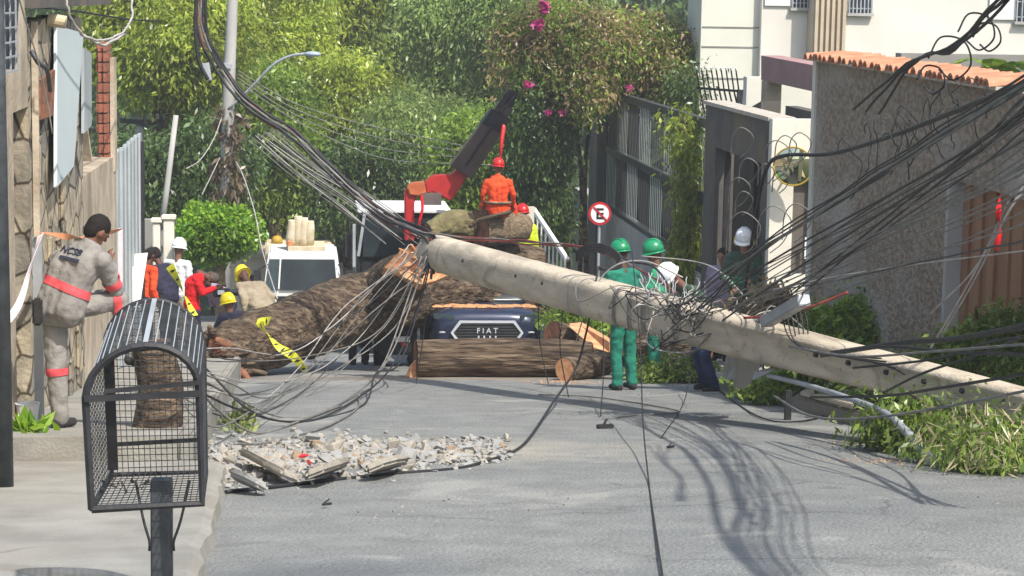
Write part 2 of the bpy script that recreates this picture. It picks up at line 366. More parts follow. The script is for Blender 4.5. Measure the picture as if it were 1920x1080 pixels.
# ---- foliage
def leaves(blobs, n, size, droop=.6, seed=0, clump=.35, aspect=.33, nclump=None, shell=.55):
    rng = np.random.default_rng(seed)
    B = np.array(blobs, dtype=float); wgt = (B[:, 3]*B[:, 5]+B[:, 3]*B[:, 4]); wgt /= wgt.sum()
    nc = nclump or max(12, n//75)
    bi = rng.choice(len(B), nc, p=wgt)
    d = rng.normal(size=(nc, 3)); d /= np.linalg.norm(d, axis=1)[:, None]
    rad = shell+(1-shell)*rng.random(nc)**.6
    cc = B[bi, :3]+d*B[bi, 3:]*rad[:, None]
    li = rng.integers(0, nc, n)
    off = rng.normal(size=(n, 3))*clump
    off[:, 2] = off[:, 2]*(.5+droop*.5)-np.abs(rng.normal(size=n))*clump*droop*1.3
    p = cc[li]+off
    # leaf axis
    ax = rng.normal(size=(n, 3)); ax[:, 2] -= droop*2.2; ax += d[li]*.6; ax /= np.linalg.norm(ax, axis=1)[:, None]
    nr = rng.normal(size=(n, 3))+np.array([.1, -.4, .7]); sd = np.cross(ax, nr); sd /= np.linalg.norm(sd, axis=1)[:, None]+1e-9
    cs = .6+.85*rng.random(nc); L = size*(.55+.8*rng.random(n))*cs[li]; W = L*aspect*(.8+.5*rng.random(n))
    a = ax*L[:, None]; b = sd*(W/2)[:, None]
    v = np.stack([p, p+a*.45+b, p+a, p+a*.45-b], axis=1).reshape(-1, 3)
    return v
def quadmesh(v, name='foliage'):
    n = len(v)//4
    me = bpy.data.meshes.new(name)
    me.vertices.add(n*4); me.loops.add(n*4); me.polygons.add(n)
    me.vertices.foreach_set('co', np.asarray(v, dtype=np.float32).ravel())
    me.loops.foreach_set('vertex_index', np.arange(n*4, dtype=np.int32))
    me.polygons.foreach_set('loop_start', np.arange(0, n*4, 4, dtype=np.int32))
    me.polygons.foreach_set('loop_total', np.full(n, 4, dtype=np.int32))
    me.update(calc_edges=True); return me
def crownblobs(c, r, k, rng, frac=.5):
    out = []
    for i in range(k):
        d = Vector((rng.gauss(0, 1), rng.gauss(0, 1), rng.gauss(0, 1))).normalized()*rng.uniform(.35, .75)
        f = frac*rng.uniform(.75, 1.25)
        out.append((c.x+d.x*r[0], c.y+d.y*r[1], c.z+d.z*r[2], r[0]*f, r[1]*f, r[2]*f))
    return out
def tree(label, px, py, Y, rw, rh, m, n=22000, size=.2, droop=.7, seed=0, k=8, name='tree', cat='tree', group='trees filling the background', tm='bark', trunk=True, clump=.32, base=None):
    s = F/Y; c = P(px, py, Y); r = (rw/s, rw/s*.8, rh/s)
    rng = random.Random(seed)
    g = gz(c.y) if base is None else base
    root = empty(name, (c.x, c.y, g), label, cat, group)
    bl = crownblobs(c, r, k, rng)
    if trunk:
        t = MB(); top = Vector((c.x, c.y, c.z+r[2]*.3)); b0 = Vector((c.x+rng.uniform(-.3, .3), c.y+.1, g-.1))
        h = top.z-b0.z
        t.tube(crom([b0, b0.lerp(top, .4)+Vector((rng.uniform(-.2, .2), 0, 0)), top], 6), [h*.028*(1-.06*i) for i in range(13)], 10)
        for b in bl[:7]:
            st = b0.lerp(top, rng.uniform(.35, .8)); e = Vector(b[:3])
            t.tube(crom([st, st.lerp(e, .5)+Vector((0, 0, -.15)), e], 4), [h*.011*(1-.09*i) for i in range(9)], 6)
        t.build('trunk', tm, root, smooth=True)
    v = leaves(bl, n, size, droop, seed, clump)
    link('crown', quadmesh(v), m, root)
    return root

# ---- implicit bodies: capsules fused by a voxel remesh
def remesh(mb, vox, smooth_it=4, wr=0., wrs=9., seed=0):
    me = bpy.data.meshes.new('b'); me.from_pydata(mb.v, [], mb.f); me.update()
    bm = bmesh.new(); bm.from_mesh(me); bmesh.ops.recalc_face_normals(bm, faces=bm.faces); bm.to_mesh(me); bm.free()
    ob = bpy.data.objects.new('b', me); COL.objects.link(ob)
    a = ob.modifiers.new('r', 'REMESH'); a.mode = 'VOXEL'; a.voxel_size = vox
    b = ob.modifiers.new('s', 'SMOOTH'); b.factor = .5; b.iterations = smooth_it
    dg = bpy.context.evaluated_depsgraph_get(); out = bpy.data.meshes.new_from_object(ob.evaluated_get(dg))
    bpy.data.objects.remove(ob); bpy.data.meshes.remove(me)
    if wr:
        nn = [v.normal.copy() for v in out.vertices]
        for v, q in zip(out.vertices, nn):
            t = v.co*wrs+Vector((seed, 0, 0))
            v.co += q*wr*(noise.noise(Vector((t.x, t.y, t.z*1.8)))+.5*noise.noise(t*2.3))
        out.update()
    return out
def caps(mb, a, b, ra, rb, n=12):
    "tapered capsule with rounded ends"
    a = Vector(a); b = Vector(b); d = b-a; L = d.length
    if L < 1e-6: d = Vector((0, 0, 1)); b = a+d*1e-4
    d = d.normalized()
    pts = []; rad = []
    for i in range(4):
        t = math.pi/2*i/4; pts.append(a-d*ra*math.cos(t)); rad.append(max(ra*math.sin(t), 1e-4))
    pts += [a, b]; rad += [ra, rb]
    for i in range(1, 5):
        t = math.pi/2*i/4; pts.append(b+d*rb*math.sin(t)); rad.append(max(rb*math.cos(t), 1e-4))
    mb.tube(pts, rad, n)
def ell(mb, c, rx, ry, rz, n=16, m=10, f=None, tilt=None):
    "ellipsoid with axes right(rx), facing(ry), up(rz)"
    c = Vector(c); vs = []
    f = Vector(f) if f is not None else Vector((0, 1, 0)); u = Vector(tilt) if tilt is not None else Vector((0, 0, 1))
    u = u.normalized(); f = (f-u*f.dot(u)).normalized(); r = f.cross(u)
    for i in range(m+1):
        t = math.pi*i/m; sr = max(math.sin(t), 1e-3)
        for k in range(n):
            a = 2*math.pi*k/n
            vs.append(c+r*rx*sr*math.cos(a)+f*ry*sr*math.sin(a)-u*rz*math.cos(t))
    fs = [(i*n+k, i*n+(k+1) % n, (i+1)*n+(k+1) % n, (i+1)*n+k) for i in range(m) for k in range(n)]
    fs += [tuple(range(n-1, -1, -1)), tuple(m*n+k for k in range(n))]
    mb.add(vs, fs)

def pose(base, a, H=1.75, lean=0., side=0., over=None):
    "standing joints; a = heading: 0 looks away from the camera (+Y), pi looks at it"
    s = H/1.75; f = Vector((math.sin(a), math.cos(a), 0)); r = Vector((math.cos(a), -math.sin(a), 0)); base = Vector(base)
    T = dict(pelvis=(0, 0, .95), waist=(0, 0, 1.08), chest=(0, .01, 1.28), neck=(0, 0, 1.46), head=(0, .04, 1.645),
             shL=(-.19, 0, 1.41), elL=(-.25, -.02, 1.12), wrL=(-.25, .08, .87), shR=(.19, 0, 1.41), elR=(.25, -.02, 1.12), wrR=(.25, .08, .87),
             hipL=(-.09, 0, .92), knL=(-.10, .02, .50), anL=(-.11, -.03, .09), hipR=(.09, 0, .92), knR=(.10, .02, .50), anR=(.11, -.03, .09))
    J = {}
    for k, q in T.items():
        x, y, z = [c*s for c in q]
        if z > .96*s:
            dz = z-.95*s; y += dz*math.sin(lean); x += dz*math.sin(side); z = .95*s+dz*math.cos(lean)*math.cos(side)
        J[k] = base+r*x+f*y+Vector((0, 0, z))
    J['f'] = f; J['r'] = r; J['s'] = s
    for k, q in (over or {}).items():
        J[k] = base+r*q[0]*s+f*q[1]*s+Vector((0, 0, q[2]*s))
    return J
def person(label, J, skin='skin', top='cl_grey', legs='cl_grey', hair='hair', helmet=None, vox=.014, bands=(), shoe='cl_dark', sleeves=True, look=None, bandm='cl_pink', group=None, wr=.012, face=True, cat='person', bw=.055, toes=None, up=None):
    f, r, s = J['f'], J['r'], J['s']
    base = Vector(((J['anL'].x+J['anR'].x)/2, (J['anL'].y+J['anR'].y)/2, min(J['anL'].z, J['anR'].z)-.09*s))
    root = empty('person', base, label, cat, group)
    lk = Vector(look) if look is not None else f
    b = MB(); hd = J['head']; hu = (hd-J['neck']).normalized() if up is None else Vector(up)
    lk = (lk-hu*lk.dot(hu)).normalized(); hr = lk.cross(hu)
    ell(b, hd+hu*.015*s, .076*s, .094*s, .105*s, f=lk, tilt=hu)
    ell(b, hd+lk*.028*s-hu*.06*s, .055*s, .06*s, .062*s, f=lk, tilt=hu)
    caps(b, hd+lk*.09*s+hu*.01*s, hd+lk*.104*s-hu*.018*s, .010*s, .015*s, 8)
    caps(b, hd+lk*.078*s-hu*.055*s-hr*.018*s, hd+lk*.078*s-hu*.055*s+hr*.018*s, .010*s, .010*s, 8)
    for q in (-1, 1): ell(b, hd+hr*q*.078*s-hu*.008*s, .012*s, .02*s, .032*s, 8, 6, f=lk, tilt=hu)
    caps(b, J['neck']-hu*.03*s, hd-hu*.05*s, .058*s, .052*s)
    caps(b, J['pelvis'], J['waist'], .085*s, .08*s); caps(b, J['waist'], J['chest'], .08*s, .085*s); caps(b, J['shL'], J['shR'], .05*s, .05*s); caps(b, J['chest'], J['neck'], .07*s, .055*s)
    for q in 'LR':
        caps(b, J['sh'+q], J['el'+q], .048*s, .038*s); caps(b, J['el'+q], J['wr'+q], .039*s, .027*s)
        caps(b, J['hip'+q], J['kn'+q], .075*s, .05*s); caps(b, J['kn'+q], J['an'+q], .05*s, .036*s)
        w_ = J['wr'+q]; d = (w_-J['el'+q]).normalized(); sd = d.cross(f); sd = sd.normalized() if sd.length > .2 else r.copy()
        pn = sd.cross(d).normalized(); pe = w_+d*.085*s
        caps(b, w_+d*.02*s-sd*.022*s, pe-sd*.026*s, .017*s, .014*s, 8); caps(b, w_+d*.02*s+sd*.022*s, pe+sd*.026*s, .017*s, .014*s, 8)
        for i, (o, l) in enumerate(((-.034, .062), (-.012, .078), (.012, .073), (.034, .056))):
            k0 = pe+sd*o*s; k1 = k0+(d*.8+pn*.35)*l*.5*s; k2 = k1+(d*.45+pn*.8)*l*.5*s
            caps(b, k0-d*.012*s, k1, .0095*s, .009*s, 7); caps(b, k1, k2, .009*s, .0075*s, 7)
        th = w_+d*.03*s-sd*.03*s; caps(b, th, th-sd*.035*s+d*.035*s+pn*.015*s, .012*s, .009*s, 7)
    link('body', remesh(b, vox*.8*s), skin, root, smooth=True)
    # shirt
    t = MB(); up_ = (J['neck']-J['pelvis']).normalized(); tr = (J['shR']-J['shL']).normalized()
    tf = up_.cross(tr); tf = tf if tf.length > 0 else f
    for q in (-1, 0, 1):
        caps(t, J['pelvis']+tr*q*.075*s-up_*.03*s, J['waist']+tr*q*.075*s, .132*s, .122*s); caps(t, J['waist']+tr*q*.075*s, J['chest']+tr*q*.095*s, .112*s, .118*s)
        caps(t, J['chest']+tr*q*.095*s, J['neck']+tr*q*.07*s-up_*.08*s, .118*s, .085*s)
    caps(t, J['shL'], J['shR'], .075*s, .075*s); caps(t, J['neck']-up_*.06*s, J['neck']-up_*.005*s, .085*s, .062*s)
    for q in 'LR':
        e = J['wr'+q] if sleeves else J['el'+q]
        caps(t, J['sh'+q], J['el'+q], .074*s, .058*s)
        if sleeves: caps(t, J['el'+q], J['wr'+q]-(J['wr'+q]-J['el'+q]).normalized()*.02*s, .057*s, .042*s)
    sh = link('shirt', remesh(t, vox*s, 3, wr*s, 9, 3), top, root, smooth=True)
    t = MB(); caps(t, J['hipL'], J['hipR'], .115*s, .115*s); caps(t, J['pelvis']-tr*.06*s, J['pelvis']+tr*.06*s, .105*s, .105*s)
    for q in 'LR':
        caps(t, J['hip'+q], J['kn'+q], .1*s, .077*s); caps(t, J['kn'+q], J['an'+q]+Vector((0, 0, .0)), .076*s, .068*s)
    tr_ = link('trousers', remesh(t, vox*s, 3, wr*s, 8, 11), legs, root, smooth=True)
    for q in 'LR':
        a_ = J['an'+q]; tf2 = Vector(toes[q]) if toes else f
        t = MB(); caps(t, a_-tf2*.04*s-Vector((0, 0, .045*s)), a_+tf2*.13*s-Vector((0, 0, .055*s)), .045*s, .034*s); caps(t, a_-Vector((0, 0, .05*s)), a_+Vector((0, 0, .04*s)), .05*s, .05*s)
        me = remesh(t, .01, 2)
        link('shoe', me, shoe, root, smooth=True)
    if face:
        for q in (-1, 1):
            t = MB(); ell(t, hd+lk*.083*s+hr*q*.032*s+hu*.012*s, .013*s, .012*s, .009*s, 8, 6, f=lk, tilt=hu); t.build('eye', 'hair', root, smooth=True)
    if helmet:
        hm = MB(); c = hd+hu*.045*s
        vs = []; n = 20
        rr2 = [(1., -.02), (1., .03), (.95, .065), (.82, .1), (.6, .128), (.33, .145), (.05, .15)]
        for k_, z in rr2:
            for i in range(n):
                a = 2*math.pi*i/n; vs.append(c+hr*math.cos(a)*.118*k_*s+lk*math.sin(a)*.138*k_*s+hu*z*s)
        fs = [(i*n+k, i*n+(k+1) % n, (i+1)*n+(k+1) % n, (i+1)*n+k) for i in range(6) for k in range(n)]+[tuple(range(n-1, -1, -1)), tuple(6*n+k for k in range(n))]
        hm.add(vs, fs)
        for i in (-1, 0, 1):
            hm.tube([c+hr*i*.03*s+lk*math.sin(a)*.138*s+hu*(.004+.15*math.cos(a))*s for a in [-1.1+.22*j for j in range(11)]], .009*s, 6)
        h = hm.build('helmet', helmet, root, smooth=True)
        br = MB(); vs = []
        for i in range(24):
            a = 2*math.pi*i/24; fr = max(math.sin(a), 0)
            for k_, dz in ((.98, -.004), (1.08+.2*fr, -.022-.012*fr), (1.08+.2*fr, -.030-.012*fr), (.98, -.022)):
                vs.append(c+hr*math.cos(a)*.118*k_*s+lk*math.sin(a)*.138*k_*s+hu*dz*s)
        br.add(vs, [(i*4+k, i*4+(k+1) % 4, ((i+1) % 24)*4+(k+1) % 4, ((i+1) % 24)*4+k) for i in range(24) for k in range(4)])
        br.build('brim', helmet, h, smooth=True)
    elif hair:
        t = MB(); ell(t, hd+hu*.034*s-lk*.012*s, .083*s, .098*s, .096*s, f=lk, tilt=hu); ell(t, hd-lk*.04*s-hu*.01*s, .072*s, .062*s, .08*s, f=lk, tilt=hu)
        link('hair', remesh(t, .011*s, 2, .004, 60), hair, root, smooth=True)
    for src, p0, ax, w_, rad in bands:
        me = (sh if src == 'shirt' else tr_).data
        bm = bmesh.new(); bm.from_mesh(me); p = Vector(p0)-base; ax = Vector(ax).normalized()
        for sg in (1, -1):
            bmesh.ops.bisect_plane(bm, geom=bm.verts[:]+bm.edges[:]+bm.faces[:], plane_co=p+ax*sg*w_/2, plane_no=ax*sg, clear_outer=True)
        bmesh.ops.delete(bm, geom=[q for q in bm.faces if (q.calc_center_median()-p).length > rad], context='FACES')
        bm.normal_update()
        for v in bm.verts: v.co += v.normal*.007
        me2 = bpy.data.meshes.new('band'); bm.to_mesh(me2); bm.free()
        me2.transform(Matrix.Translation(base))
        me2.materials.clear(); link('reflective_band', me2, bandm, root, smooth=True)
    return root

# ---- logs
def logmesh(pts, rad, n=36, seed=0, ridge=.05, steps=7, ends=(0, 0)):
    c = crom(pts, steps); m = len(c)
    rs = [np.interp(i/(m-1)*(len(rad)-1), range(len(rad)), rad) for i in range(m)]
    mb = MB(); mb.tube(c, rs, n, cap=False)
    vs = []
    for i in range(m):
        for k in range(n):
            v = Vector(mb.v[i*n+k]); d = (v-c[i]).normalized(); a = 2*math.pi*k/n
            t = Vector((math.cos(a)*3.2, math.sin(a)*3.2, i*.16+seed*7))
            q = noise.noise(t)*.6+noise.noise(t*2.3)*.45+abs(noise.noise(Vector((math.cos(a)*7, math.sin(a)*7, i*.11+seed))))*.6
            o = Vector((0, 0, 0))
            for e, jag in ((0, ends[0]), (m-1, ends[1])):
                if i == e and jag:
                    ax = (c[0]-c[1]).normalized() if e == 0 else (c[-1]-c[-2]).normalized()
                    o = ax*jag*(noise.noise(Vector((math.cos(a)*4, math.sin(a)*4, seed+e)))*1.0+random.uniform(-.3, .3))
            vs.append(v+d*rs[i]*ridge*2*q+o)
    mb.v = [tuple(q) for q in vs]
    caps_ = []
    for e in (0, m-1):
        ring = [Vector(mb.v[e*n+k]) for k in range(n)]; ce = sum(ring, Vector())/n
        ax = (c[0]-c[1]).normalized() if e == 0 else (c[-1]-c[-2]).normalized()
        cb = MB(); vv = []
        for j, t in enumerate((1., .8, .55, .3)):
            for k in range(n):
                jag = ends[0 if e == 0 else 1]
                vv.append(ce.lerp(ring[k], t*.985)+ax*(.012+(jag*.8*noise.noise(ring[k]*5+Vector((j*3, 0, 0)))*(1-t) if jag else 0)))
        vv.append(ce+ax*.012)
        cb.add(vv, [(j*n+k, j*n+(k+1) % n, (j+1)*n+(k+1) % n, (j+1)*n+k) for j in range(3) for k in range(n)]+[(3*n+k, 3*n+(k+1) % n, 4*n) for k in range(n)])
        caps_.append(cb)
    return mb, caps_
def log(name, label, pts, rad, bark='bark', wood=('wood', 'wood'), cat='log', group=None, ends=(0, 0), seed=0, ridge=.05, n=36, steps=7):
    root = empty(name, (Vector(pts[0])+Vector(pts[-1]))/2-Vector((0, 0, max(rad))), label, cat, group)
    mb, cp = logmesh(pts, rad, n, seed, ridge, steps, ends)
    mb.build('bark', bark, root, smooth=True)
    for c_, w_ in zip(cp, wood):
        if w_: c_.build('broken_end' if max(ends) else 'cut_face', w_, root)
    return root
# ================================================================== THE SETTING
def sheet(name, x0, x1, y0, y1, nx, ny, zf, m):
    xs = np.linspace(x0, x1, nx); ys = np.linspace(y0, y1, ny); mb = MB()
    mb.v = [(x, y, zf(x, y)) for y in ys for x in xs]
    mb.f = [(j*nx+i, j*nx+i+1, (j+1)*nx+i+1, (j+1)*nx+i) for j in range(ny-1) for i in range(nx-1)]
    o = mb.build(name, m, origin=(0, 0, 0), smooth=True); o['kind'] = 'structure'; return o
def hz(x, y):
    b = gz(y)-.06
    if y > 74: b += (y-74)*.42
    return b
sheet('ground', -300, 300, -40, 400, 9, 120, hz, 'hillgreen')
sheet('road', -.72, 5.4, -6, 70, 24, 300, lambda x, y: gz(y)+.018*noise.noise(Vector((x*.7, y*.5, 0)))*(1 if .3 < x < 5 else .3), 'asphalt')
pv = MB(); rows = []; n_p = 130
for i in range(n_p+1):
    y = -6+21*i/n_p; e_ = -.40-.01*max(0, y-8)+.05*noise.noise(Vector((0, y*1.3, 3)))+.03*noise.noise(Vector((0, y*5.5, 8))); zt_ = gz(y)+.11
    rows.append([(-2.12, y, gz(y)-.3), (-2.12, y, zt_), (e_-.5, y, zt_), (e_-.05, y, zt_-.004), (e_+.012*noise.noise(Vector((4, y*9, 0))), y, zt_-.03+.012*noise.noise(Vector((4, y*6, 2)))), (e_+.03, y, gz(y)-.1)])
pv.v = [q for r_ in rows for q in r_]; pv.f = [(i*6+k, i*6+k+1, (i+1)*6+k+1, (i+1)*6+k) for i in range(n_p) for k in range(5)]+[tuple(range(6)), tuple(n_p*6+k for k in range(6))]
pv.build('near_pavement', 'pavement', origin=(0, 0, 0))['kind'] = 'structure'
pv = MB(); pv.sbox(-2.12, -.81, 15.004, 31, lambda y: gz(y)-.3, lambda y: gz(y)+.28); pv.sbox(-3.4, -.81, 31, 62, lambda y: gz(y)-.3, lambda y: gz(y)+.2)
pv.build('pavement', 'pavement', origin=(0, 0, 0))['kind'] = 'structure'
kb = MB()
kb.sbox(-.805, -.70, 15.003, 31, lambda y: gz(y)-.2, lambda y: gz(y)+.30); kb.sbox(-.805, -.70, 31.003, 62, lambda y: gz(y)-.2, lambda y: gz(y)+.19)
kb.build('kerb', 'pavement', origin=(0, 0, 0), bevel=.02)['kind'] = 'structure'
pv = MB(); pv.sbox(5.52, 6.58, -2, 62, lambda y: gz(y)-.3, lambda y: gz(y)+.15); pv.build('far_side_pavement', 'pavement', origin=(0, 0, 0))['kind'] = 'structure'
kb = MB(); kb.sbox(5.38, 5.517, -2, 62, lambda y: gz(y)-.2, lambda y: gz(y)+.147); kb.build('far_side_kerb', 'pavement', origin=(0, 0, 0), bevel=.02)['kind'] = 'structure'

# ---------------------------------------------------------------- right side: textured wall, gate, tile coping
XR = 6.6
def ry(px): return PX(px, 400, XR).y
def rz(px, py): return PX(px, py, XR).z
yA = ry(1524); yG = ry(1778)                     # far end, gate edge
zA_, zB_ = rz(1529, 113), rz(1866, 167); yB_ = ry(1866)
def ztf(y): return zA_+(zB_-zA_)*(y-yA)/(yB_-yA)
wr_ = empty('garden_wall', (XR+.2, yA-5, gz(yA-5)), 'rough grey pebble-dashed wall carrying red roof tiles, with a brown gate', 'wall')
b = MB(); b.sbox(XR, XR+.35, yG, yA, lambda y: gz(y)-.3, ztf)
zg = rz(1790, 338)
b.sbox(XR, XR+.35, 9, yG-.003, lambda y: zg, ztf)                          # over the gate
b.sbox(XR, XR+.35, 9, 15.2, lambda y: gz(y)-.3, lambda y: zg-.003)
b.build('wall', 'stucco', wr_)
b = MB(); b.sbox(XR-.03, XR+.33, yA+.003, yA+.16, lambda y: gz(y)-.3, lambda y: ztf(y)+.02); b.build('edge_pillar', 'whitewall', wr_)
b = MB()
y = yA+.1
while y > yB_-.1:                                                   # curved tiles, one row along the top
    pts = []; n = 7
    for k in range(n+1):
        a = math.pi*k/n; pts.append((y-.1+.1*math.cos(a), .075*math.sin(a)))
    jx = random.uniform(-.03, .03); jz = random.uniform(-.015, .015); vs = []; zt = ztf(y)
    for (xx, up_, sc) in ((XR-.16+jx, .03, 1.), (XR+.34, .08, .85)):
        for (yy, zz) in pts: vs.append((xx, y-.1+(yy-y+.1)*sc, zt+up_+zz*sc+jz))
        for (yy, zz) in pts: vs.append((xx, y-.1+(yy-y+.1)*sc*.8, zt+up_+zz*sc*.75+jz-.005))
    m_ = n+1
    fs = [(k, k+1, 2*m_+k+1, 2*m_+k) for k in range(n)]+[(m_+k+1, m_+k, 3*m_+k, 3*m_+k+1) for k in range(n)]+[(k+1, k, m_+k, m_+k+1) for k in range(n)]
    b.add(vs, fs); y -= .205
b.build('roof_tiles', 'tile', wr_)
b = MB(); b.sbox(XR-.12, XR+.32, yB_-.2, yA+.1, lambda y: ztf(y)+.004, lambda y: ztf(y)+.04)
b.build('tile_bed', 'mortar', wr_)
b = MB(); b.sbox(XR-.03, XR+.3, yG-.10, yG-.006, lambda y: gz(y)-.2, lambda y: zg-.004); b.build('gate_pillar', 'concrete_grey', wr_)
b = MB(); yy = yG-.11
while yy > 15.3:
    b.sbox(XR+.12+.03*(int(yy*5) % 2), XR+.17+.03*(int(yy*5) % 2), yy-.2, yy, lambda y: gz(y)+.2, lambda y: zg-.01); yy -= .2
b.build('gate', 'browngate', wr_)
# dark low wall and palm behind the tiles
bw = MB(); q = P(1690, 100, 30.5); q2 = P(1850, 100, 30.5)
bw.box(q.x, q2.x+2, 30.5, 30.8, -4, q.z); o = bw.build('back_wall', 'greywall'); tag(o, 'plain dark grey wall rising behind the tiled garden wall', 'wall')
# gatehouse
yg0, yg1 = ry(1440), ry(1318); zgt = rz(1440, 226)
gh = empty('gatehouse', (XR+.3, yg1, gz(yg1)), 'dark grey entrance gatehouse with a tall opening beside the slatted fence', 'gatehouse')
yo0, yo1 = ry(1424), ry(1338); zo = rz(1380, 290)
b = MB(); b.sbox(XR, XR+.3, yo1, yg1, lambda y: gz(y)-.3, lambda y: zgt); b.box(XR, XR+.3, yo0, yo1-.003, zo, zgt)
b.sbox(XR, XR+.3, yg0, yo0-.003, lambda y: gz(y)-.3, lambda y: zgt)
b.build('front_wall', 'darkwall', gh)
b = MB(); b.box(XR-.05, XR+.34, yg0-.04, yg1+.03, zgt+.003, zgt+.06); b.build('roof_slab', 'mortar', gh)
b = MB(); b.sbox(XR+1.3, XR+1.5, yg0+.1, yg1, lambda y: gz(y)-.3, lambda y: zgt-.01); b.build('inner_wall', 'darkwall', gh)
for (yy_, w_) in ((yo1-.25, .09), (yo0+.9, .12)):
    b = MB(); b.bar((XR+.15, yy_, gz(yy_)), (XR+.15, yy_, zo-.003), w_); b.build('door_post', 'iron_dark', gh)
b = MB(); b.sbox(XR+.2, XR+.24, yo0+.08, yo0+.8, lambda y: gz(y)+.2, lambda y: zo-.05); b.build('door', 'slat', gh)
# white return wall with a doorway, facing the camera
wx0 = P(1437, 400, yg0-.05).x; wx1 = P(1530, 400, yg0-.05).x; Yw = yg0-.05
zl = lambda px, py: P(px, py, Yw).z
wr2 = empty('entrance_wall', ((wx0+wx1)/2, Yw, gz(Yw)), 'sunlit cream entrance wall with a dark narrow doorway under the round mirror', 'wall')
dx0, dx1 = P(1480, 400, Yw).x, P(1516, 400, Yw).x; zd = zl(1498, 332); zdb = zl(1498, 512)
b = MB(); b.box(wx0, dx0-.002, Yw-.2, Yw, gz(Yw)-.3, zl(1480, 222)); b.box(dx0, wx1+.6, Yw-.2, Yw, zd, zl(1480, 222)); b.box(dx1+.002, wx1+.6, Yw-.2, Yw, gz(Yw)-.3, zd-.002); b.box(dx0, dx1, Yw-.2, Yw, gz(Yw)-.3, zdb)
b.build('wall', 'whitewall', wr2)
b = MB(); b.box(dx0, dx1, Yw-.06, Yw-.02, zdb+.002, zd-.002); b.build('door', 'darkwall', wr2)
b = MB(); b.box(dx1-.09, dx1-.03, Yw-.215, Yw-.205, zl(1500, 455)-.2, zl(1500, 455)+.1); b.build('door_plate', 'signwhite', wr2)
# convex mirror on that wall
mc = P(1487, 312, Yw-.55)
mr = empty('convex_mirror', mc, 'round convex traffic mirror in an ochre rim on the cream entrance wall', 'mirror')
b = MB(); vs = []
n_ = (Vector((-.35, -1, -.12))).normalized(); ux = n_.cross(Vector((0, 0, 1))).normalized(); uz = ux.cross(n_)
R0 = .265; b.tube([mc+(ux*math.cos(a)+uz*math.sin(a))*R0 for a in [2*math.pi*k/40 for k in range(41)]], .013, 8); b.build('rim', 'mirrorrim', mr, smooth=True)
b = MB(); rings = 8
for i in range(rings+1):
    for k in range(40):
        a = 2*math.pi*k/40; r0 = R0*i/rings; b.v.append(tuple(mc+(ux*math.cos(a)+uz*math.sin(a))*r0+n_*(.06*(1-(i/rings)**2))))
b.f = [(i*40+k, i*40+(k+1) % 40, (i+1)*40+(k+1) % 40, (i+1)*40+k) for i in range(rings) for k in range(40)]; b.build('mirror_face', 'mirror', mr, smooth=True)
b = MB(); b.tube([mc-n_*.03, mc+Vector((.05, .3, .0)), (mc.x+.08, Yw-.2, mc.z)], .018, 8); b.build('bracket', 'iron', mr)
b = MB(); b.lathe(mc-n_*.03-Vector((0, 0, .0)), [(.01, -.01), (.25, -.005), (.25, .005), (.01, .01)], 24); 
# retaining wall + slatted fence
yf0, yf1 = ry(1310), PX(1128, 300, XR).y; zft = rz(1273, 217)+.03; zfb = rz(1213, 443)
ys0 = yg1+.01
fw = MB(); fw.sbox(XR, XR+.3, ys0, ry(1075), lambda y: gz(y)-.3, lambda y: zfb-.02)
o = fw.build('retaining_wall', 'concrete_grey'); tag(o, 'plain grey plastered wall under the slatted fence, behind the no-parking sign', 'wall')
fe = empty('slatted_fence', (XR+.1, (ys0+yf1)/2, zfb), 'dark metal fence of two rows of diagonal slats on the grey wall', 'fence')
zm = (zft+zfb)/2
b = MB(); b.box(XR+.02, XR+.14, ys0, yf1, zft-.1, zft+.04); b.box(XR+.02, XR+.14, ys0, yf1, zm-.07, zm+.07); b.box(XR+.02, XR+.14, ys0, yf1, zfb-.018, zfb+.07)
b.box(XR+.02, XR+.14, yf1-.3, yf1, zfb+.07, zft-.1); b.build('frame', 'slat', fe)
npan = 8; wdt = (yf1-.3-ys0)/npan
for row in range(2):
    z0, z1 = (zfb+.07, zm-.07) if row == 0 else (zm+.07, zft-.1)
    for k in range(npan):
        b = MB(); y0 = ys0+k*wdt; s_ = (k+row) % 2
        ns = 7
        for i in range(ns):
            ya = y0+wdt*(i+.5)/ns; dy = .0 if s_ else .2
            b.hexa([(XR+.06, ya-.030-dy, z0), (XR+.065, ya-.030-dy, z0), (XR+.065, ya+.030-dy, z0), (XR+.06, ya+.030-dy, z0), (XR+.06, ya-.030+dy, z1), (XR+.065, ya-.030+dy, z1), (XR+.065, ya+.030+dy, z1), (XR+.06, ya+.030+dy, z1)])
        b.build('slat_panel', 'slat_light' if (k+row) % 2 else 'slat', fe)
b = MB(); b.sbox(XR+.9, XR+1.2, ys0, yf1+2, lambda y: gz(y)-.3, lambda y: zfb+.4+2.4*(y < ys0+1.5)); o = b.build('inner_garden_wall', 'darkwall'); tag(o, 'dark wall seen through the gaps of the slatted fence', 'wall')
b = MB(); b.sbox(XR-.1, XR+.9, yf1+.02, yf1+1.2, lambda y: gz(y)-.3, lambda y: zft+.2); o = b.build('corner_block', 'darkwall'); tag(o, 'dark concrete block at the far end of the slatted fence', 'wall')
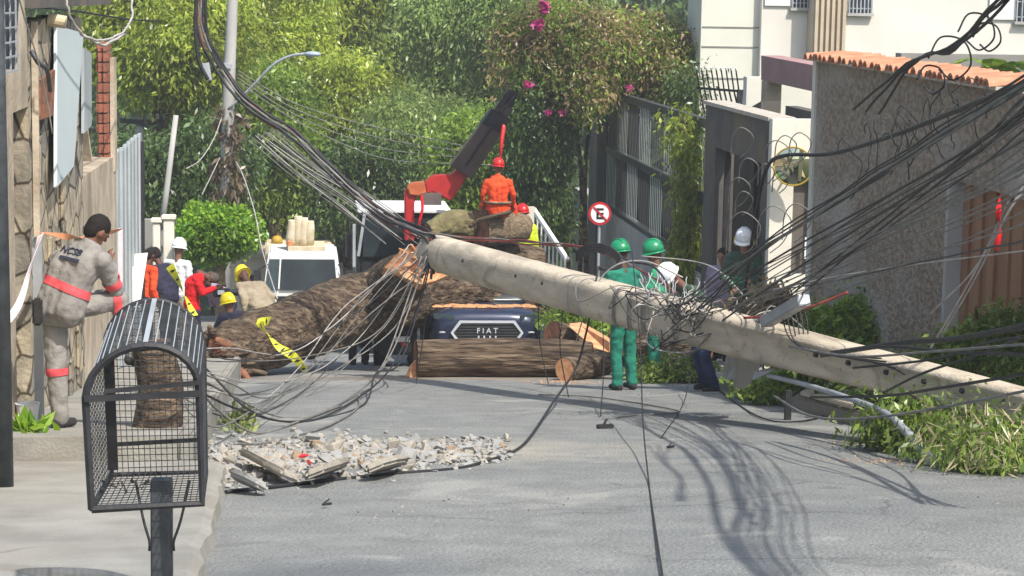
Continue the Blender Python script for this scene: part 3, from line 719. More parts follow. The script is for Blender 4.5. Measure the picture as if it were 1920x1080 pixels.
# no-parking sign
sp = P(1124, 400, 34.5); sg = empty('no_parking_sign', (sp.x, sp.y, gz(sp.y)+.15), 'round no-parking sign with a struck-out black E on a thin grey post', 'sign')
b = MB(); b.cyl((sp.x, sp.y, gz(sp.y)+.1), (sp.x, sp.y, sp.z+.1), .025, 10); b.build('post', 'zinc', sg)
def disc(c, r, y0, y1, n=40):
    m = MB(); m.prism([(c.x+r*math.cos(2*math.pi*k/n), y0, c.z+r*math.sin(2*math.pi*k/n)) for k in range(n)], (0, y1-y0, 0)); return m
pl = disc(sp, .19, sp.y-.05, sp.y-.03).build('plate', 'signred', sg)
disc(sp, .150, sp.y-.056, sp.y-.0505).build('white_face', 'signwhite', pl)
e = MB(); x, z, yy = sp.x, sp.z, sp.y-.0605
e.box(x-.058, x-.022, yy, yy+.004, z-.09, z+.09)
for (za, zb) in ((.056, .09), (-.016, .016), (-.09, -.056)): e.box(x-.0215, x+.06, yy, yy+.004, z+za, z+zb)
e.build('letter', 'signblack', pl)
e = MB(); e.bar((x-.105, yy-.004, z+.105), (x+.105, yy-.004, z-.105), .03, .004, up=(0, 1, 0)); e.build('slash', 'signred', pl)

# ---------------------------------------------------------------- apartment building, upper right
ab = empty('apartment_building', (9.5, 40, gz(40)), 'cream apartment building with barred windows and a ribbed brown strip', 'building')
def facade(name, px0, px1, Y, m, top=3.2, depth=1.5):
    a = P(px0, 0, Y); c = P(px1, 0, Y); b = MB(); b.box(a.x, c.x, Y, Y+depth, gz(Y)-.5, top); return b.build(name, m, ab)
facade('wall', 1316, 1432, 42.2, 'cream2'); facade('wall', 1429, 1532, 42, 'cream'); facade('wall', 1586, 2100, 41.6, 'cream', depth=4)
a = P(1526, 0, 41.5); c = P(1588, 0, 41.5); b = MB(); b.box(a.x, c.x, 41.5, 42.5, -5, 3.2)
for k in range(6):
    xx = a.x+(c.x-a.x)*(k+.5)/6; b.box(xx-.03, xx+.03, 41.43, 41.497, -5, 3.2)
b.build('ribbed_strip', 'ribbed', ab)
b = MB(); a = P(1316, 0, 42.2); c = P(1428, 0, 42.2)
for py in (51, 88, 147):
    z = P(1370, py, 42.2).z; b.box(a.x+.02, c.x, 42.185, 42.197, z-.012, z+.012)
b.build('facade_joint', 'greywall', ab)
for (p0, p1, pb, Y) in ((1484, 1526, 14, 42), (1590, 1632, 24, 41.6), (1903, 1960, 40, 41.6)):
    a = P(p0, pb, Y); c = P(p1, pb, Y)
    b = MB(); b.box(a.x, c.x, Y-.03, Y-.003, a.z, a.z+1.2); wn = b.build('window', 'shutter', ab)
    b = MB(); b.box(a.x-.04, c.x+.04, Y-.12, Y-.033, a.z-.06, a.z-.002); b.build('sill', 'concrete_grey', wn)
    b = MB(); nb = 6
    for k in range(nb+1):
        xx = a.x+(c.x-a.x)*k/nb; b.box(xx-.012, xx+.012, Y-.11, Y-.09, a.z, a.z+1.2)
    for k in range(4): b.box(a.x, c.x, Y-.088, Y-.07, a.z+.08+.3*k, a.z+.1+.3*k)
    b.build('window_bars', 'zinc', wn)
    b = MB(); b.box(a.x-.55, a.x-.01, Y-.05, Y-.02, a.z+.03, a.z+1.2); b.build('shutter', 'whitepaint', wn)
# low annex with the mauve parapet
Ya = 33.5; a = P(1424, 130, Ya); 
an = empty('annex', (8.3, Ya, gz(Ya)), 'low annex under a mauve parapet beam in front of the apartment building', 'building')
x0 = P(1427, 130, Ya+3).x; b = MB()
pA = P(1427, 104, 37); pB = P(1535, 124, 33.8); pA2 = P(1427, 150, 37); pB2 = P(1535, 174, 33.8)
b.hexa([pA2, pB2, pB2+Vector((.4, .25, 0)), pA2+Vector((.4, .25, 0)), pA, pB, pB+Vector((.4, .25, 0)), pA+Vector((.4, .25, 0))]); b.build('parapet', 'parapet', an)
b = MB(); q = P(1428, 150, 37); q2 = P(1466, 150, 36.6); b.box(q.x, q2.x, 36.6, 37, gz(37)-.3, q.z-.01); b.build('pillar', 'plaster', an)
b = MB(); q = P(1400, 165, 38); q2 = P(1540, 165, 38); b.box(q.x, q2.x, 38, 38.3, gz(38)-.3, q.z+.2); b.build('rear_wall', 'cream2', an)
# spiked railing above the gatehouse
srl = empty('spiked_railing', P(1350, 200, 36), 'black railing of white-tipped outward-leaning spikes above the gatehouse roof', 'railing')
b = MB(); tips = MB()
for k in range(9):
    f_ = k/8; a = P(1312+74*f_, 168+6*f_, 36.5-f_); t = P(1306+74*f_, 130+2*f_, 36.3-f_); d = P(1322+74*f_, 215, 36.6-f_)
    b.bar(d, a, .022); b.bar(a, t, .02); tips = MB(); tips.bar(t, t+(t-a)*.12, .024); tips.build('spike_tip', 'whitepaint', srl)
b.bar(P(1308, 165, 36.5), P(1388, 171, 35.5), .04); b.bar(P(1384, 225, 35.5), P(1388, 168, 35.5), .09)
b.build('spikes', 'iron_dark', srl)

# ---------------------------------------------------------------- left side: damaged house
XL = -2.1
def ly(px): return PX(px, 400, XL).y
def lz(px, py): return PX(px, py, XL).z
hs = empty('damaged_house', (XL-.2, 19, gz(19)), 'broken roadside house front of stone cladding and bare plaster with an exposed brick pier', 'house')
y28, y55, y158, y196, y218 = ly(27), ly(55), ly(157), ly(196), ly(218)
ztop = 1.9
mst = mat('stone', (.50, .46, .37), (.24, .22, .18), rough=.95, ns=4, bump=.6, bs=25)
t_ = mst.node_tree; n_n = t_.nodes; vo = n_n.new('ShaderNodeTexVoronoi'); vo.feature = 'DISTANCE_TO_EDGE'; vo.inputs['Scale'].default_value = 3.4
mpn = n_n.new('ShaderNodeMapping'); mpn.inputs['Scale'].default_value = (1, .62, 1.0); tcn = n_n.new('ShaderNodeTexCoord')
t_.links.new(tcn.outputs['Object'], mpn.inputs[0]); t_.links.new(mpn.outputs[0], vo.inputs['Vector'])
vr = n_n.new('ShaderNodeValToRGB'); vr.color_ramp.elements[0].position = .015; vr.color_ramp.elements[0].color = (.2, .18, .15, 1); vr.color_ramp.elements[1].position = .06; vr.color_ramp.elements[1].color = (1, 1, 1, 1)
t_.links.new(vo.outputs['Distance'], vr.inputs[0])
vc = n_n.new('ShaderNodeTexVoronoi'); vc.inputs['Scale'].default_value = 3.4; t_.links.new(mpn.outputs[0], vc.inputs['Vector'])
vcr = n_n.new('ShaderNodeValToRGB'); vcr.color_ramp.elements[0].color = (.6, .6, .62, 1); vcr.color_ramp.elements[1].color = (1.15, 1.05, .9, 1)
sepc = n_n.new('ShaderNodeSeparateColor'); t_.links.new(vc.outputs['Color'], sepc.inputs[0]); t_.links.new(sepc.outputs[0], vcr.inputs[0])
pb = n_n['Principled BSDF']; src = pb.inputs['Base Color'].links[0].from_socket
m1 = n_n.new('ShaderNodeMix'); m1.data_type = 'RGBA'; m1.blend_type = 'MULTIPLY'; m1.inputs[0].default_value = 1
m2 = n_n.new('ShaderNodeMix'); m2.data_type = 'RGBA'; m2.blend_type = 'MULTIPLY'; m2.inputs[0].default_value = 1
t_.links.new(src, m1.inputs[6]); t_.links.new(vcr.outputs[0], m1.inputs[7]); t_.links.new(m1.outputs[2], m2.inputs[6]); t_.links.new(vr.outputs[0], m2.inputs[7]); t_.links.new(m2.outputs[2], pb.inputs['Base Color'])
zf_ = lambda y: gz(y)-.3
b = MB(); b.sbox(XL-.4, XL, 12.5, y28, zf_, lambda y: ztop); b.box(XL-.4, XL, y28+.002, y55, lz(40, 205), ztop); b.build('plaster_wall', 'plaster', hs)
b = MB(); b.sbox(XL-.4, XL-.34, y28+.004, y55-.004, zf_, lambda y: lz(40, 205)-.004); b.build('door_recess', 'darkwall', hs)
# stone cladding wall with a broken uneven top
b = MB(); N = 16; ys_ = [y55+.004+(y158-y55)*k/N for k in range(N+1)]
tz = [lz(100, 40)+.1*noise.noise(Vector((k*.9, 3, 0))) for k in range(N+1)]
for k in range(N):
    b.hexa([(XL-.38, ys_[k], gz(ys_[k])-.3), (XL-.002, ys_[k], gz(ys_[k])-.3), (XL-.002, ys_[k+1], gz(ys_[k+1])-.3), (XL-.38, ys_[k+1], gz(ys_[k+1])-.3), (XL-.38, ys_[k], tz[k]), (XL-.002, ys_[k], tz[k]), (XL-.002, ys_[k+1], tz[k+1]), (XL-.38, ys_[k+1], tz[k+1])])
b.build('stone_wall', 'stone', hs)
for k in range(9):      # slabs that stand proud of the cladding
    b = MB(); y0 = random.uniform(y55+.3, y158-.5); z0 = random.uniform(gz(y0)+.2, lz(120, 200)); b.box(XL, XL+random.uniform(.02, .05), y0, y0+random.uniform(.25, .55), z0, z0+random.uniform(.3, .7)); b.build('loose_cladding_slab', 'stone', hs, bevel=.015)
b = MB(); b.bar((XL+.03, ly(62), gz(ly(62))), (XL+.03, ly(62), 1.2), .05); b.build('drain_pipe', 'plaster', hs)
# bay with the alcove: low plaster wall, dark recess, brick pier
b = MB(); b.sbox(XL-.45, XL, y158+.004, y218, zf_, lambda y: lz(190, 310)+.05*math.sin(y*9)); b.build('low_wall', 'plaster', hs)
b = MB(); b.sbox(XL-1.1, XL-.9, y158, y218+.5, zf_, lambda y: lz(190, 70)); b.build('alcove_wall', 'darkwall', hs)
b = MB(); zb0 = lz(206, 330); zb1 = lz(206, 78)
yp0, yp1 = y218-.5, y218
pier = MB(); 
nz_ = 13
for k in range(nz_):
    z0 = zb0+(zb1-zb0)*k/nz_; z1 = zb0+(zb1-zb0)*(k+.86)/nz_; j = random.uniform(-.03, .03)
    pier.box(XL-.17+j*.5, XL-.035+j*.3, yp0+random.uniform(0, .05), yp1-.02, z0, z1)
pier.build('brick_pier', 'brick', hs, bevel=.006)
holes = MB()
for k in range(nz_):
    z0 = zb0+(zb1-zb0)*(k+.43)/nz_
    for i in range(2): holes.box(XL-.155+.06*i, XL-.12+.06*i, yp0-.012, yp0-.002, z0-.05, z0+.05)
holes.build('brick_hole', 'brick', hs)
b = MB(); b.box(XL-.15, XL-.05, yp0+.08, yp1-.04, zb0+.002, zb1-.05); b.build('mortar_core', 'mortar', hs)
b = MB(); b.sbox(XL-.034, XL+.015, yp1-.35, yp1, lambda y: lz(206, 330)+.01, lambda y: zb1-.2); b.build('render_coat', 'plaster', hs)
b = MB(); b.bar((XL-.2, ly(168), lz(168, 90)), (XL-.1, ly(178), lz(178, 300)), .16, .04); b.build('hanging_plank', 'plaster', hs)
b = MB(); b.box(XL-.6, XL+.12, 17.2, ly(190), lz(100, 12), lz(100, -25)); b.build('eaves_beam', 'darkwall', hs)
b = MB(); q = P(92, 40, 18.6); b.cyl(P(90, 36, 18.7), P(124, 42, 18.7), .055, 12); b.build('roof_batten', 'offwhite', hs)
b = MB()                                                           # dark window grille at the near end
pA, pB, pC, pD = PX(-60, -30, XL+.16), PX(38, -30, XL+.16), PX(27, 130, XL+.16), PX(-60, 130, XL+.16)
b.hexa([pD, pC, pC+Vector((-.12, 0, 0)), pD+Vector((-.12, 0, 0)), pA, pB, pB+Vector((-.12, 0, 0)), pA+Vector((-.12, 0, 0))]); gr = b.build('window_grille', 'shutter', hs)
b = MB()
for k in range(8):
    y0 = pD.y+(pC.y-pD.y)*k/7; b.bar((XL+.175, y0, pC.z), (XL+.175, y0, pB.z), .012)
for k in range(7):
    z0 = pC.z+(pB.z-pC.z)*k/6; b.bar((XL+.19, pD.y, z0), (XL+.19, pC.y-.02*k, z0), .012)
b.build('grille_bars', 'zinc', gr)
# white sheet leaning on the stone wall
b = MB(); q = [PX(107, 352, XL+.10), PX(139, 312, XL+.10), PX(157, 62, XL+.05), PX(107, 48, XL+.05)]
b.prism(q, (-.03, 0, 0)); o = b.build('metal_sheet', 'sheet_white', bevel=.004); tag(o, 'tall pale blue-white sheet hung on the stone-clad wall', 'sheet')
b = MB(); q = [PX(158, 250, XL+.05), PX(172, 235, XL+.05), PX(172, 100, XL+.05), PX(158, 90, XL+.05)]; b.prism(q, (-.03, 0, 0)); o = b.build('metal_sheet', 'sheet_grey'); tag(o, 'narrow grey-green sheet beside the tall white sheet on the wall', 'sheet')
b = MB(); q = [PX(76, 225, XL+.05), PX(105, 215, XL+.05), PX(105, 130, XL+.05), PX(76, 150, XL+.05)]; b.prism(q, (-.03, 0, 0)); o = b.build('poster_board', 'wood_dark'); tag(o, 'reddish brown board fixed to the stone wall left of the white sheet', 'board')
# near dark pole at the left edge
q = P(6, 800, 13.2); b = MB(); b.tube([(q.x, q.y, gz(q.y)), (q.x-.02, q.y, 3)], [.06, .055], 14); o = b.build('pole', 'iron', smooth=True); tag(o, 'dark steel post at the left edge beside the house wall', 'pole')
# grey gate leaf
g0, g1 = PX(226, 400, XL+.02), PX(260, 400, XL+.02); zt0 = lz(240, 266)
gl = empty('sheet_gate', (XL, g0.y, gz(g0.y)+.28), 'pale grey folded sheet-metal gate beyond the broken house', 'gate')
b = MB(); k = 0; yy = y218+.05
while yy < g1.y:
    b.sbox(XL-.02+.03*(k % 2), XL+.02+.03*(k % 2), yy, yy+.3, lambda y: gz(y)+.29, lambda y: zt0); yy += .3; k += 1
b.build('gate_leaf', 'sheet_grey', gl)
b = MB(); b.bar((XL+.06, g1.y+.05, gz(g1.y)), (XL+.06, g1.y+.05, zt0-.1), .07); b.build('gate_post', 'iron_dark', gl)
b = MB(); qa = [P(236, 575, 27.6), P(262, 575, 27.6), P(277, 474, 28), P(240, 478, 28)]; b.prism(qa, (0, .03, 0)); o = b.build('board', 'cream'); tag(o, 'white board leaning against the pale grey gate', 'board')
# low wall and fence posts behind
b = MB(); q = P(254, 412, 36); q2 = P(322, 412, 36); b.box(q.x, q2.x, 36, 36.25, gz(36)-.3, q.z); o = b.build('boundary_wall', 'greywall', bevel=.01); tag(o, 'low grey boundary wall behind the pale gate', 'wall')
for k, (p0, p1, pt) in enumerate(((286, 300, 418), (306, 326, 412))):
    q = P(p0, pt, 35.4); q2 = P(p1, pt, 35.4); b = MB(); b.box(q.x, q2.x, 35.4, 35.6, gz(35.4)-.1, q.z); b.box(q.x-.03, q2.x+.03, 35.37, 35.63, q.z+.002, q.z+.07)
    o = b.build('gate_post', 'whitewall', bevel=.012); tag(o, ('narrow cream gate post next to the low grey wall', 'wider cream gate post left of the clipped round tree')[k], 'post')
# houses behind the trucks
def house(label, p0, p1, ptop, Y, wallm, wins, roofm='offwhite', rise=18):
    a = P(p0, ptop, Y); c = P(p1, ptop, Y); r = empty('house', ((a.x+c.x)/2, Y, gz(Y)), label, 'house')
    b = MB(); b.box(a.x, c.x, Y, Y+3, gz(Y)-.5, a.z); b.build('wall', wallm, r)
    z1 = P(p0, ptop-rise, Y+1.5).z; b = MB(); b.prism([(a.x-.2, Y-.3, a.z+.01), (a.x-.2, Y+3.2, a.z+.01), (a.x-.2, Y+1.5, z1)], (c.x-a.x+.4, 0, 0)); b.build('roof', roofm, r)
    for (w0, w1, v0, v1) in wins:
        q = P(w0, v1, Y-.03); q2 = P(w1, v0, Y-.03); b = MB(); b.box(q.x, q2.x, Y-.03, Y-.003, q.z, q2.z); wn = b.build('window', 'glass_dark', r)
        b = MB(); b.box(q.x-.04, q2.x+.04, Y-.06, Y-.033, q.z-.06, q.z-.002); b.build('sill', 'concrete_grey', wn)
house('cream house with a dark upright window behind the white truck', 585, 665, 432, 57, 'cream', ((630, 648, 446, 492),), 'zinc', 60)
house('small cream wall building with a dark arched opening behind the round tree', 428, 500, 480, 55, 'cream', ((452, 476, 516, 566),), 'offwhite', 18)
# utility poles at the back
up1 = P(436, 0, 42); lp = P(424, 380, 42)
ut = empty('utility_pole', (lp.x-.05, 42, gz(42)), 'grey utility pole wrapped in brown climber behind the clipped round tree', 'utility pole')
b = MB(); b.tube([(lp.x-.1, 42, gz(42)-.1), (lp.x, 42, lp.z), (P(428, 200, 42).x, 42, P(428, 200, 42).z), up1, P(441, -90, 42)], [.14, .13, .12, .105, .1], 14); b.build('pole', 'pole_dark' if False else 'concrete_grey', ut, smooth=True)
v = leaves([(P(428, 300, 42).x, 42, P(428, 300, 42).z, .2, .2, 1.1)], 1500, .16, .9, 5, .09, shell=.6); link('climber', quadmesh(v), leafmat('leaf_brown', (.09, .07, .04), (.2, .15, .09)), ut)
b = MB(); b.tube(crom([P(428, 205, 41.9), P(470, 165, 41.7), P(512, 122, 41.5), P(545, 105, 41.4), P(574, 101, 41.3)], 6), .028, 8); arm = b.build('lamp_arm', 'zinc', ut, smooth=True)
b = MB(); la, lb = P(570, 101, 41.3), P(602, 102, 41.2); ell(b, (la+lb)/2, .1, (lb-la).length/2, .055, f=(lb-la)); b.build('lamp_head', 'bluelight', arm, smooth=True)
b = MB(); b.bar(P(404, 118, 41.9), P(434, 125, 41.9), .09); b.bar(P(386, 118, 41.7), P(392, 150, 41.7), .12); b.build('insulator_box', 'zinc', ut)
q = P(262, 228, 50); u2 = empty('utility_pole', (q.x, 50, gz(50)), 'slim far utility pole with a dark crossarm above the pale grey gate', 'utility pole')
b = MB(); b.tube([(q.x, 50, gz(50)), q+Vector((0, 0, .25))], [.12, .1], 12); b.build('pole', 'concrete_grey', u2, smooth=True)
b = MB(); b.bar(P(226, 226, 49.85), P(312, 233, 49.85), .11, .11); b.build('crossarm', 'iron_dark', u2)
for px in (232, 246, 278, 296, 308):
    b = MB(); q_ = P(px, 222, 49.85); b.lathe(q_-Vector((0, 0, .02)), [(.03, 0), (.05, .03), (.03, .06), (.05, .09), (.02, .14)], 8); b.build('insulator', 'zinc', u2)
b = MB(); b.tube([P(303, 425, 36), P(312, 360, 36), P(330, 216, 36)], [.055, .05, .045], 10); o = b.build('leaning_post', 'concrete_grey', smooth=True); tag(o, 'thin pale post leaning right behind the cream gate posts', 'post')
# stair railing / white ramp right of the orange worker
rl = empty('stair_railing', P(1000, 470, 42.5), 'white stair railing sloping down right of the man in orange', 'railing')
b = MB(); q = P(994, 388, 42.5); b.box(q.x-.09, q.x+.09, 42.4, 42.6, gz(42.5), q.z); b.build('post', 'whitewall', rl)
b = MB(); b.bar(P(1000, 392, 42.5), P(1064, 488, 41.5), .09, .07); b.build('handrail', 'whitepaint', rl)
b = MB()
for k in range(8):
    t = k/7; a = P(1008+52*t, 404+78*t, 42.5-t); b.bar(a, (a.x, a.y, a.z-.9), .03)
b.build('balusters', 'whitepaint', rl)

# ---------------------------------------------------------------- vegetation behind
TR = [
 ('leafy light green tree over the broken brick pier', 300, 70, 50, 150, 170, 'leaf_a', 1),
 ('dark green tree low behind the leaning pale post', 325, 300, 47, 120, 130, 'leaf_d', 2),
 ('tall pale green tree behind the street lamp arm', 480, 40, 58, 150, 150, 'leaf_a', 3),
 ('dense green tree right of the climber-wrapped pole', 520, 260, 53, 120, 150, 'leaf_b', 4),
 ('bright yellow-green tree at the top centre of the hillside', 640, 20, 62, 140, 140, 'leaf_a', 5),
 ('bright leafy tree left of the crane boom', 660, 215, 56, 115, 115, 'leaf_a', 6),
 ('shaded weeping tree at the top right of the centre', 770, 60, 62, 120, 140, 'leaf_c', 7),
 ('low weeping tree just behind the red crane', 800, 270, 54, 125, 120, 'leaf_c', 8),
 ('grey-green weeping tree above the crane boom tip', 890, 70, 57, 115, 160, 'leaf_c', 9),
 ('small leafy tree behind the man in orange', 905, 330, 49, 95, 115, 'leaf_b', 10),
 ('dark low tree behind the dark truck cab', 690, 350, 53, 120, 85, 'leaf_d', 11),
 ('dark low tree above the white truck', 560, 375, 60, 125, 80, 'leaf_d', 12),
 ('grey-green tree behind the flowering climber', 1010, 10, 56, 130, 90, 'leaf_c', 13),
 ('shadowy green tree under the far crossarm pole', 250, 360, 54, 90, 110, 'leaf_d', 14),
 ('tall pale green tree at the back between the lamp and the crane', 560, 120, 68, 150, 130, 'leaf_b', 15),
 ('dark green tree at the back above the crane elbow', 720, 170, 68, 140, 130, 'leaf_d', 16),
 ('dark tree at the back behind the utility pole', 400, 180, 64, 150, 150, 'leaf_d', 17),
]
for (lb_, px, py, Y, rw, rh, m_, sd) in TR:
    tree(lb_, px, py, Y, rw, rh, m_, n=95000 if Y < 62 else 45000, size=.135 if Y < 62 else .2, droop=.85 if m_ == 'leaf_c' else .55, seed=sd, k=12, clump=.23)
v = leaves([(x, 84, gz(80)+3+7*random.random(), 4.5, 3, 5) for x in range(-16, 18, 3)]+[(x, 92, gz(80)+11+4*random.random(), 5, 3, 5) for x in range(-18, 22, 4)], 60000, .5, .5, 99, .6)
o = link('woodland', quadmesh(v), 'leaf_d'); tag(o, 'dark green wooded slope filling the gaps between the trees', 'woodland', kind='stuff')
# flowering climber over the slatted fence
q = P(1130, 100, 44); cl = empty('flowering_climber', (q.x, 44, gz(44)), 'sprawling brownish climber with magenta flowers hanging over the fence', 'climber')
S44 = F/44
def blob(px, py, Y, rw, rh, d=.8): c = P(px, py, Y); s = F/Y; return (c.x, c.y, c.z, rw/s, rw/s*d, rh/s)
bl = [blob(980, 90, 43, 50, 70), blob(1040, 60, 43, 70, 60), blob(1110, 85, 43, 90, 65), blob(1200, 95, 43.5, 90, 70), blob(1265, 130, 43, 45, 60), blob(1010, 200, 43, 55, 100), blob(1015, 290, 43.5, 45, 120), blob(985, 260, 43.5, 40, 100), blob(1025, 200, 43, 40, 80), blob(1090, 150, 42.5, 50, 60), blob(1030, 400, 44, 30, 60), blob(1285, 190, 42, 28, 80)]
link('foliage', quadmesh(np.concatenate([leaves(bl[:5], 46000, .095, .5, 31, .2), leaves(bl[9:10], 4000, .12, .5, 32, .2)])), 'leaf_bg', cl)
link('green_foliage', quadmesh(leaves(bl[:5]+bl[9:10], 36000, .095, .5, 35, .2)), 'leaf_b', cl)
link('lower_foliage', quadmesh(leaves(bl[5:9]+bl[10:], 52000, .095, .8, 33, .2)), 'leaf_d', cl)
fl = [blob(1014, 40, 42, 4, 8), blob(1018, 20, 42, 4, 8), blob(1022, 2, 42, 4, 8), blob(1010, 52, 41.9, 5, 12), blob(1180, 172, 41.8, 3, 8), blob(1024, 198, 42, 14, 14), blob(1060, 215, 42, 8, 10), blob(985, 165, 42, 8, 8)]
for k_, f_ in enumerate(fl): link('flower_cluster', quadmesh(leaves([f_], 40, .085, .2, 34+k_, .04, aspect=.8, nclump=1)), 'leaf_fl', cl)
b = MB()
for (p0, p1, p2) in (((1085, 560), (1090, 330), (1060, 130)), ((1100, 560), (1098, 300), (1130, 120)), ((1075, 560), (1040, 330), (1000, 160))):
    b.tube(crom([P(*p0, 44.6), P(*p1, 44.3), P(*p2, 43.5)], 6), .05, 7)
b.build('stem', 'bark', cl, smooth=True)
q = P(1285, 330, 33.5); vn = empty('vine', (q.x, q.y, gz(q.y)), 'green vine hanging over the near end of the slatted fence', 'vine')
link('foliage', quadmesh(leaves([blob(1296, 300, 34.6, 14, 100, .6), blob(1282, 240, 35, 20, 36, .6), blob(1290, 440, 34.6, 16, 70, .6)], 5000, .11, .9, 41, .14)), 'leaf_a', vn)
b = MB(); b.tube(crom([P(1290, 560, 34.8), P(1292, 400, 34.8), P(1280, 220, 34.8)], 6), .03, 6); b.build('stem', 'bark', vn)
# palm behind the tiles
q = P(1872, 108, 25); pm = empty('palm', (q.x, q.y, q.z-1.2), 'green palm fronds rising behind the right end of the tiled wall', 'palm')
fr = []
for k in range(11):
    a = random.uniform(0, 6.28); el = random.uniform(.2, .9); L = .75
    d = Vector((math.cos(a)*math.cos(el), math.sin(a)*math.cos(el)*.6, math.sin(el)))
    for i in range(26):
        t = i/25; c = q+Vector((0, 0, -.2))+d*L*t+Vector((0, 0, -.45*t*t)); sdv = d.cross(Vector((0, 0, 1))).normalized()
        for sg_ in (-1, 1):
            tip = c+sdv*sg_*.2*(1-.6*t)+d*.1-Vector((0, 0, .08)); wv = d*.018
            fr += [c-wv, c+wv, tip+wv*.3, tip-wv*.3]
link('fronds', quadmesh(np.array([tuple(x) for x in fr])), 'leaf_b', pm)
b = MB(); b.tube([q+Vector((0, 0, -1.2)), q+Vector((0, 0, -.15))], [.1, .07], 8); b.build('stem', 'bark', pm)
# clipped round tree
tc_ = P(405, 434, 40); tp = empty('clipped_tree', (P(415, 600, 40).x, 40, gz(40)), 'small clipped round street tree with a dense bright green crown', 'tree')
rng = random.Random(4); s40 = F/40
bl = [(tc_.x, 40, tc_.z, 66/s40, .6, 54/s40)]+[(tc_.x+random.uniform(-.4, .4), 40+random.uniform(-.3, .3), tc_.z+random.uniform(-.2, .2), .38, .38, .36) for _ in range(6)]
link('crown', quadmesh(leaves(bl, 17000, .085, .3, 8, .085, nclump=500, shell=.8, aspect=.5)), 'leaf_top', tp)
b = MB(); b.tube(crom([(P(418, 600, 40).x, 40, gz(40)-.1), P(414, 520, 40), P(406, 440, 40)], 5), .09, 10); b.tube([P(414, 520, 40), P(440, 450, 40)], .04, 7); b.tube([P(414, 510, 40), P(375, 450, 40)], .04, 7); b.build('trunk', 'bark_pale', tp, smooth=True)
# ================================================================== THE FALLEN TREE AND THE LOGS
mt = [P(392, 668, 29.2), P(450, 652, 29.6), P(560, 614, 30.6), P(660, 580, 31.6), P(760, 552, 32.6), P(880, 546, 33.4), P(1000, 556, 34.2)]
tk = empty('fallen_tree', G(600, 690), 'huge fallen tree trunk lying across the street and onto the dark car', 'fallen tree')
mb, cp = logmesh(mt, [.31, .38, .45, .49, .49, .45, .40], 96, 3, .095, 16, (.25, .1))
mb.build('bark', 'bark', tk, smooth=True); cp[0].build('broken_root_end', 'wood_dark', tk); cp[1].build('broken_end', 'wood', tk)
mb, cp = logmesh([P(715, 552, 31.9), P(755, 520, 31.2), P(786, 496, 30.6)], [.42, .36, .28], 40, 8, .08, 8, (0, .28))
st = mb.build('limb_stub', 'bark', tk, smooth=True); cp[1].build('torn_wood', 'wood', st)
b = MB()                                            # torn face of orange wood on top of the stub
tp0 = [P(728, 504, 30.62), P(745, 490, 30.5), P(764, 474, 30.35), P(792, 466, 30.2), P(812, 482, 30.1), P(834, 510, 30.15), P(812, 520, 30.1), P(790, 530, 30.08), P(762, 514, 30.3)]
ce = P(785, 500, 30.2); tp0 = [ce+(q-ce)*1.14 for q in tp0]
vs = []; N = 9; rng = random.Random(5)
for lev, t in enumerate((1., .75, .5, .25)):
    for q in tp0: vs.append(q.lerp(ce, 1-t)+Vector((0, rng.uniform(-.1, .02), rng.uniform(-.05, .06))))
vs.append(ce)
back = [q+Vector((-.02, .35, -.12)) for q in tp0]
b.add(vs+back, [(l*N+k, l*N+(k+1) % N, (l+1)*N+(k+1) % N, (l+1)*N+k) for l in range(3) for k in range(N)]+[(3*N+k, 3*N+(k+1) % N, 4*N) for k in range(N)]+[(4*N+1+k, 4*N+1+(k+1) % N, (k+1) % N, k) for k in range(N)])
b.build('torn_wood', 'wood', st)
for k in range(9):                                  # splinters
    t = rng.random(); a = P(735+95*t, 500-28*math.sin(3*t)+rng.uniform(-5, 10), 30.15); bb = a+Vector((rng.uniform(-.15, .2), -.06, rng.uniform(.05, .2)))
    m = MB(); m.bar(a, bb, .05, .02); m.build('splinter', 'wood', st)
# roots and broken wood at the left end
for k, (x0, y0, x1, y1, r) in enumerate(((420, 640, 392, 612, .10), (430, 690, 470, 716, .09), (400, 660, 385, 690, .10), (440, 660, 405, 636, .12), (450, 700, 500, 700, .07), (415, 680, 440, 712, .09), (395, 640, 372, 628, .07))):
    m = MB(); a = P(x0, y0, 29.3); c_ = P(x1, y1, 29.0)
    m.tube(crom([a, a.lerp(c_, .5)+Vector((rng.uniform(-.05, .05), -.06, .03)), c_], 5), [r*(1-.07*i) for i in range(11)], 9); m.build('root', 'wood_dark' if k % 2 else 'bark', tk, smooth=True)
gl_ = lambda px, py, r: G(px, py, r)
# front log
z_ = lambda p, r: gz(p.y)+r
a = P(780, 676, 29.3); c_ = P(1108, 674, 29.3); a.z = z_(a, .26); c_.z = z_(c_, .25)
lg = log('log', 'long thick sawn log lying on the road right in front of the car', [a, a.lerp(c_, .5)+Vector((0, .05, .01)), c_], [.262, .268, .25], ends=(.0, .0), seed=11, wood=('wood_dark', 'wood_dark'), group='logs on the road', ridge=.08, n=80, steps=14)
m = MB(); q = a+Vector((.02, -.05, -.12)); m.hexa([q+Vector(v) for v in ((-.18, -.1, -.10), (0, -.1, -.14), (0, .1, -.14), (-.14, .1, -.1), (-.12, -.08, .02), (0, -.08, .14), (0, .1, .14), (-.1, .1, .02))]); m.build('split_wood', 'wood', lg)
m = MB(); q = P(1058, 690, 29.05); m.tube([q+Vector((0, .12, 0)), q, q+Vector((.02, -.05, 0))], [.13, .11, .07], 14); m.build('knot', 'bark', lg, smooth=True)
q = G(1152, 708, .17); q.y = 28.6; q.z = z_(q, .17)
log('log', 'short round log showing its orange sawn face left of the green trousers', [q+Vector((-.27, -.22, 0)), q+Vector((.0, .03, 0)), q+Vector((.34, .3, 0))], [.165, .17, .168], seed=12, wood=('wood', 'wood_dark'), group='logs on the road', ridge=.04, bark='bark')
q = P(1250, 645, 29.6); 
